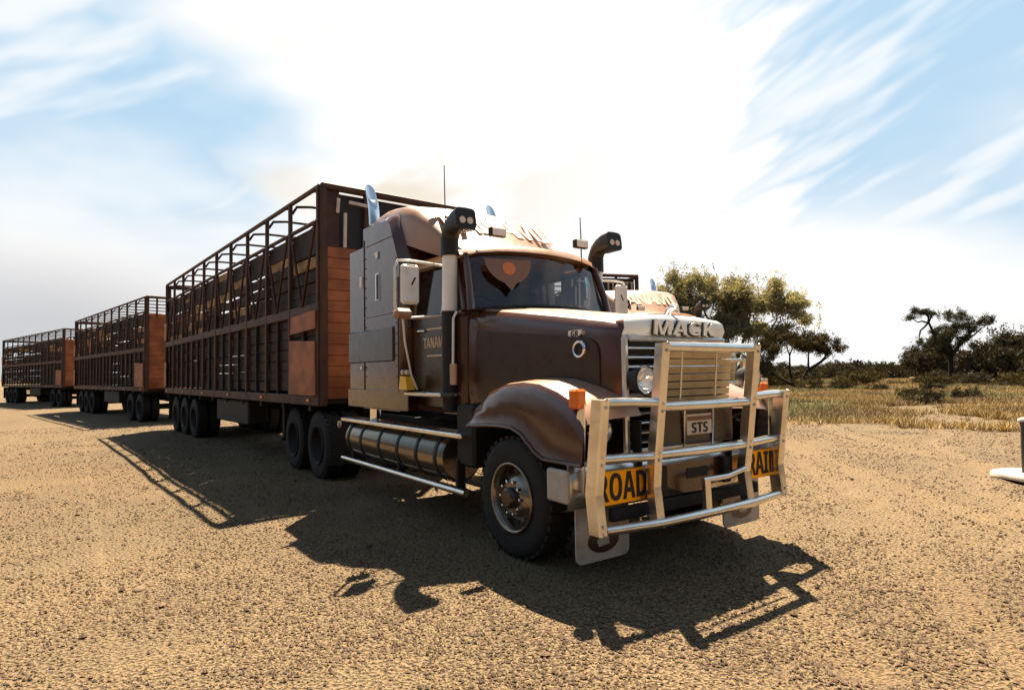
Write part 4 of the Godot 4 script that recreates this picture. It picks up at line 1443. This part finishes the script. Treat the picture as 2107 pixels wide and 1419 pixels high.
# ---------------------------------------------------------------- livestock trailers
func trailer(label: String, at: Vector3, turn: float, L: float, first: bool, group: String) -> Node3D:
	var t := thing("livestock_trailer", label, "trailer", at, turn, group)
	var W := 1.25
	var q := g()
	for s in [1.0, -1.0]: q.box(V3(-L / 2, 1.02, s * 0.45), V3(L - 0.2, 0.24, 0.1), 0.01)
	for k in int(L / 1.3): q.box(V3(-0.6 - 1.3 * k, 1.10, 0), V3(0.1, 0.12, 2.4), 0.0)
	part(t, "chassis", q, M.chassis)
	for d in [[1.22, 0.12, "floor_deck"], [2.66, 0.12, "upper_deck"]]:
		q = g()
		q.box(V3(-L / 2, d[0], 0), V3(L, d[1], 2.44), 0.015)
		part(t, d[2], q, M.crate_dark)
	var bays := 10
	var pitch := L / bays
	var boards := []
	for s in [1.0, -1.0]:
		for rl in [[4.56, 0.06], [4.03, 0.05], [2.66, 0.16], [1.22, 0.16]]:
			q = g()
			q.box(V3(-L / 2, rl[0], s * W), V3(L + 0.02, rl[1], 0.07), 0.012)
			part(t, "side_rail", q, M.crate_paint)
		for k in bays + 1:
			q = g()
			var x := -0.04 - (L - 0.08) * k / bays
			q.box(V3(x, 2.86, s * (W + 0.012)), V3(0.075, 3.36, 0.06), 0.01)
			part(t, "post", q, M.crate_paint)
			if k < bays and s > 0:
				for half in [0, 1]:      # braces meet in a V at the upper deck
					q = g()
					var xb := x - pitch * 0.5
					var xt := x - pitch * (0.06 if half == 0 else 0.94)
					q.tube([V3(xt, 4.03, s * (W + 0.035)), V3(xb, 2.72, s * (W + 0.035))], 0.024, 6)
					part(t, "brace", q, M.crate_paint)
			if k < bays:
				q = g()
				q.box(V3(x - pitch * 0.5, 1.94, s * (W + 0.004)), V3(0.05, 1.36, 0.05), 0.0)
				part(t, "stud", q, M.crate_dark)
			q = g()      # curved gusset under the top rail
			q.tube([V3(x, 4.30, s * W), V3(x - 0.05, 4.44, s * W), V3(x - 0.15, 4.51, s * W), V3(x - 0.28, 4.53, s * W)], 0.014, 6)
			part(t, "gusset", q, M.crate_dark)
		var ys := [3.90, 3.76, 3.62, 3.42, 3.20, 2.98, 2.80, 2.50, 2.33, 2.15, 1.97, 1.79, 1.61, 1.43]
		for i in ys.size():
			var y: float = ys[i]
			for sec in bays:
				if s > 0 and y > 2.75 and rng.randf() < 0.05: continue
				if boards.size() < 4:
					q = g()
					q.box(Vector3.ZERO, V3(pitch - 0.02, 0.165 if boards.size() % 2 == 0 else 0.18, 0.035), 0.008)
					boards.append(q.mesh())
				var bd := part(t, "board", boards[(i + sec) % boards.size()], M.sunlit_board if y > 2.75 and (s < 0 or rng.randf() < 0.16) else (M.crate_board if (i * 3 + sec * 5) % 7 < 4 else M.crate_dark))
				bd.position = V3(-L * (sec + 0.5) / bays, y + rng.randf_range(-0.012, 0.012), s * (W - 0.05 + rng.randf_range(-0.008, 0.008)))
				bd.rotation.z = rng.randf_range(-0.008, 0.008)
	for k in bays + 1:
		q = g()
		var x := -0.04 - (L - 0.08) * k / bays
		q.tube([V3(x, 4.40, W - 0.02), V3(x, 4.53, W - 0.10), V3(x, 4.57, W - 0.35), V3(x, 4.58, 0), V3(x, 4.57, -W + 0.35), V3(x, 4.53, -W + 0.10), V3(x, 4.40, -W + 0.02)], 0.026, 6)
		part(t, "roof_hoop", q, M.crate_dark)
	for fx in [0.34, 0.66]:
		q = g()
		for y in [3.85, 3.55, 3.25, 2.95, 2.4, 2.1, 1.8, 1.5]: q.box(V3(-L * fx, y, 0), V3(0.04, 0.12, 2.36), 0.0)
		part(t, "inner_gate", q, M.crate_dark)
	for sh in [[3.30, 1.16], [1.94, 1.30]]:
		q = g()
		q.box(V3(-L / 2, sh[0], -W + 0.12), V3(L - 0.1, sh[1], 0.02), 0.0)
		part(t, "added_lining", q, M.sunlit_board if sh[0] > 3.0 else M.crate_dark)  # added sheets shut out sky behind the boards; the tan one paints sunlight
	for k in 6:
		q = g()
		q.box(V3(-0.4 - (L - 0.8) * k / 5.0, 1.22, W + 0.045), V3(0.11, 0.05, 0.03), 0.008)
		part(t, "marker_lamp", q, M.amber)
	# front wall of planks
	q = g()
	for s in [1.0, -1.0]:
		q.box(V3(0.02, 2.86, s * (W - 0.04)), V3(0.10, 3.44, 0.10), 0.012)
		q.box(V3(0.02, 2.86, s * (W - 0.75)), V3(0.07, 3.40, 0.07), 0.012)
	q.box(V3(0.025, 4.56, 0), V3(0.12, 0.09, 2.5), 0.012)
	var wall := part(t, "front_wall", q, M.crate_paint)
	var top := 3.45 if first else 3.9
	var y := 1.24
	var n := 0
	while y < top:
		for sec in [[W - 0.42, 0.64], [0.0, 0.94], [-W + 0.42, 0.64]]:
			q = g()
			q.box(V3(0.012 + 0.004 * ((n * 7) % 3), y + 0.085, sec[0]), V3(0.035, 0.167, sec[1]), 0.006)
			part(wall, "plank", q, M.crate_panel)
		y += 0.170
		n += 1
	q = g()
	q.box(V3(-0.03, (1.2 + top) / 2, 0), V3(0.02, top - 1.2, 2.36), 0.0)
	part(wall, "added_backing", q, M.crate_dark)  # unseen backing added to stop light through the plank gaps
	if first:
		# upper band: plates at the edges, light bars in the openings
		for z in [[W - 0.17, 0.26, 3.99, 1.05], [W - 0.70, 0.75, 3.50, 0.12], [-0.4, 1.6, 3.52, 0.14]]:
			q = g()
			q.box(V3(0.016, z[2], z[0]), V3(0.03, z[3], z[1]), 0.008)
			part(wall, "upper_plate", q, M.crate_paint)
		q = g()
		q.box(V3(-0.05, 3.98, 0), V3(0.02, 1.02, 2.30), 0.0)
		part(wall, "back_sheet", q, M.tarp)
		var bars := [[[0.86, 4.18], [0.87, 3.62]], [[0.80, 4.36], [0.30, 4.34]], [[0.32, 4.34], [0.52, 3.62]], [[0.97, 4.40], [0.99, 4.16]], [[0.20, 4.02], [0.02, 3.60]], [[0.16, 4.06], [0.26, 3.62]]]
		for b in bars:
			q = g()
			var a := V3(0.05, b[0][1], b[0][0]); var c := V3(0.05, b[1][1], b[1][0])
			var d := (c - a).normalized()
			q.box((a + c) / 2, V3(0.03, a.distance_to(c), 0.055), 0.008, Basis(V3(1, 0, 0), atan2(d.z, d.y)))
			part(wall, "light_bar", q, M.letter_white)
		for k in 6:
			q = g()
			q.box(V3(0.05, 4.20, -0.22 - 0.16 * k), V3(0.03, 0.26, 0.05), 0.008)
			part(wall, "light_bar", q, M.letter_tan)
			q = g()
			q.box(V3(0.05, 4.35, -0.22 - 0.16 * k), V3(0.03, 0.05, 0.12), 0.008)
			part(wall, "light_bar", q, M.letter_tan)
	else:
		for k in 5:
			q = g()
			q.box(V3(0.02, 4.2, 0.9 - 0.45 * k), V3(0.05, 0.66, 0.06), 0.008)
			part(wall, "stud", q, M.crate_paint)
	# side panels by the front corner, near side
	for s in [1.0, -1.0]:
		for p in [[[-0.06, 1.30], [-1.24, 1.30], [-1.22, 2.20], [-0.08, 2.14]], [[-0.06, 2.34], [-1.18, 2.30], [-1.16, 2.58], [-0.30, 2.62], [-0.06, 2.62]]]:
			if not first and p[0][1] > 2.0: continue
			q = g()
			var poly := []
			for c in p: poly.append(Vector2(c[0], c[1]))
			q.prism(poly, V3(0, 0, s * (W + 0.046)), V3(1, 0, 0), V3(0, 1, 0), V3(0, 0, s * 0.02))
			part(t, "side_panel", q, M.crate_panel)
	if first:
		q = g()
		q.prism([Vector2(-0.10, 2.9), Vector2(-0.10, 4.10), Vector2(-0.9, 3.98), Vector2(-2.6, 3.35), Vector2(-2.6, 2.9)], V3(0, 0, W - 0.085), V3(1, 0, 0), V3(0, 1, 0), V3(0, 0, -0.01))
		part(t, "tarpaulin", q, M.tarp)
	# rear gate with its corner plates
	q = g()
	for s in [1.0, -1.0]:
		q.box(V3(-L - 0.02, 2.86, s * (W - 0.06)), V3(0.09, 3.40, 0.12), 0.012)
	for yy in [4.5, 3.9, 3.3, 2.66, 2.1, 1.6, 1.22]: q.box(V3(-L - 0.02, yy, 0), V3(0.06, 0.12, 2.3), 0.012)
	var gate := part(t, "rear_gate", q, M.crate_paint)
	for yy in [[3.05, 0.55], [1.72, 0.75]]:
		q = g()
		q.box(V3(-L + 0.16, yy[0], W + 0.055), V3(0.34, yy[1], 0.02), 0.006)
		part(gate, "corner_plate", q, M.crate_panel)
	# rear axles, guards and flaps
	for k in 3:
		var x := -L + 1.3 + 1.25 * k
		q = g()
		q.tube([V3(x, 0.52, -1.0), V3(x, 0.52, 1.0)], 0.08, 8)
		q.box(V3(x, 0.80, 0.45), V3(0.9, 0.06, 0.09), 0.0)
		q.box(V3(x, 0.80, -0.45), V3(0.9, 0.06, 0.09), 0.0)
		part(t, "axle", q, M.chassis)
		for s in [1.0, -1.0]:
			wheel(t, V3(x, 0.52, s * 1.08), s, 0.26, false)
			wheel(t, V3(x, 0.52, s * 0.77), -s, 0.26, false)
	for s in [1.0, -1.0]:
		q = g()
		q.box(V3(-L + 0.30, 0.72, s * 0.92), V3(0.02, 0.78, 0.6), 0.004)
		part(t, "rear_flap", q, M.rubber)
		q = g()
		q.box(V3(-2.9, 0.75, s * 0.8), V3(0.12, 0.62, 0.12), 0.01)
		q.box(V3(-2.9, 0.40, s * 0.8), V3(0.26, 0.05, 0.26), 0.01)
		part(t, "landing_leg", q, M.chassis)
		q = g()
		q.box(V3(-L * 0.42, 0.86, s * 0.98), V3(2.6, 0.5, 0.4), 0.03)
		part(t, "side_locker", q, M.chassis)
	return t


func dolly(label: String, at: Vector3, turn: float):
	var t := thing("dolly", label, "dolly", at, turn, "dollies coupling the trailers")
	var q := g()
	for s in [1.0, -1.0]:
		q.box(V3(0, 0.88, s * 0.42), V3(2.6, 0.2, 0.1), 0.01)
		q.box(V3(1.9, 0.80, s * 0.22), V3(1.6, 0.12, 0.1), 0.01, Basis(V3(0, 1, 0), s * 0.25))
	q.box(V3(0, 1.0, 0), V3(1.0, 0.06, 0.9), 0.01)
	part(t, "frame", q, M.chassis)
	for x in [0.65, -0.65]:
		q = g()
		q.tube([V3(x, 0.52, -1.0), V3(x, 0.52, 1.0)], 0.08, 8)
		part(t, "axle", q, M.chassis)
		for s in [1.0, -1.0]:
			wheel(t, V3(x, 0.52, s * 1.08), s, 0.26, false)
			wheel(t, V3(x, 0.52, s * 0.77), -s, 0.26, false)
	for s in [1.0, -1.0]:
		q = g()
		q.box(V3(-1.4, 0.66, s * 0.92), V3(0.02, 0.72, 0.6), 0.004)
		part(t, "flap", q, M.rubber)


func trucks():
	var one := prime_mover()
	var grp := "brown livestock trailers"
	# centre of each front wall, from the near front corner
	var spots := [[V3(-6.05, 0, 1.25), 0.0567, 12.9], [V3(-22.4, 0, 2.28), 0.162, 12.95], [V3(-40.9, 0, 4.95), 0.252, 15.4]]
	var labels := ["brown two deck livestock trailer coupled to the nearest truck", "second livestock trailer in the train, left of the one coupled to the nearest truck", "last livestock trailer of the train, cut by the left edge"]
	for i in 3:
		var turn: float = spots[i][1]
		var side := V3(sin(turn), 0, cos(turn))
		var tr := trailer(labels[i], spots[i][0] - side * 1.25, turn, spots[i][2], i == 0, grp)
		if i > 0:
			var fw := V3(cos(turn), 0, -sin(turn))
			dolly("dark wheeled dolly under the front of the %s trailer" % ["second", "last"][i - 1], spots[i][0] - side * 1.25 - fw * 1.6, turn)
	# the second road train, parked behind and turned towards us
	var turn2 := -deg_to_rad(21.5)
	var two := one.duplicate()
	two.name = numbered("prime_mover")
	add_child(two)
	two.position = V3(-4.75, 0, -6.62)
	two.rotation.y = turn2
	two.set_meta("label", "second brown truck parked behind the nearest one, mostly hidden by its hood and grille")
	var fw2 := V3(cos(turn2), 0, -sin(turn2))
	var src := get_node("livestock_trailer")
	var tr2 = src.duplicate()
	tr2.name = numbered("livestock_trailer")
	add_child(tr2)
	tr2.position = two.position - fw2 * 6.1
	tr2.rotation.y = turn2 + 0.05
	tr2.set_meta("label", "livestock trailer behind the second truck, its brown top showing beside the far air intake")
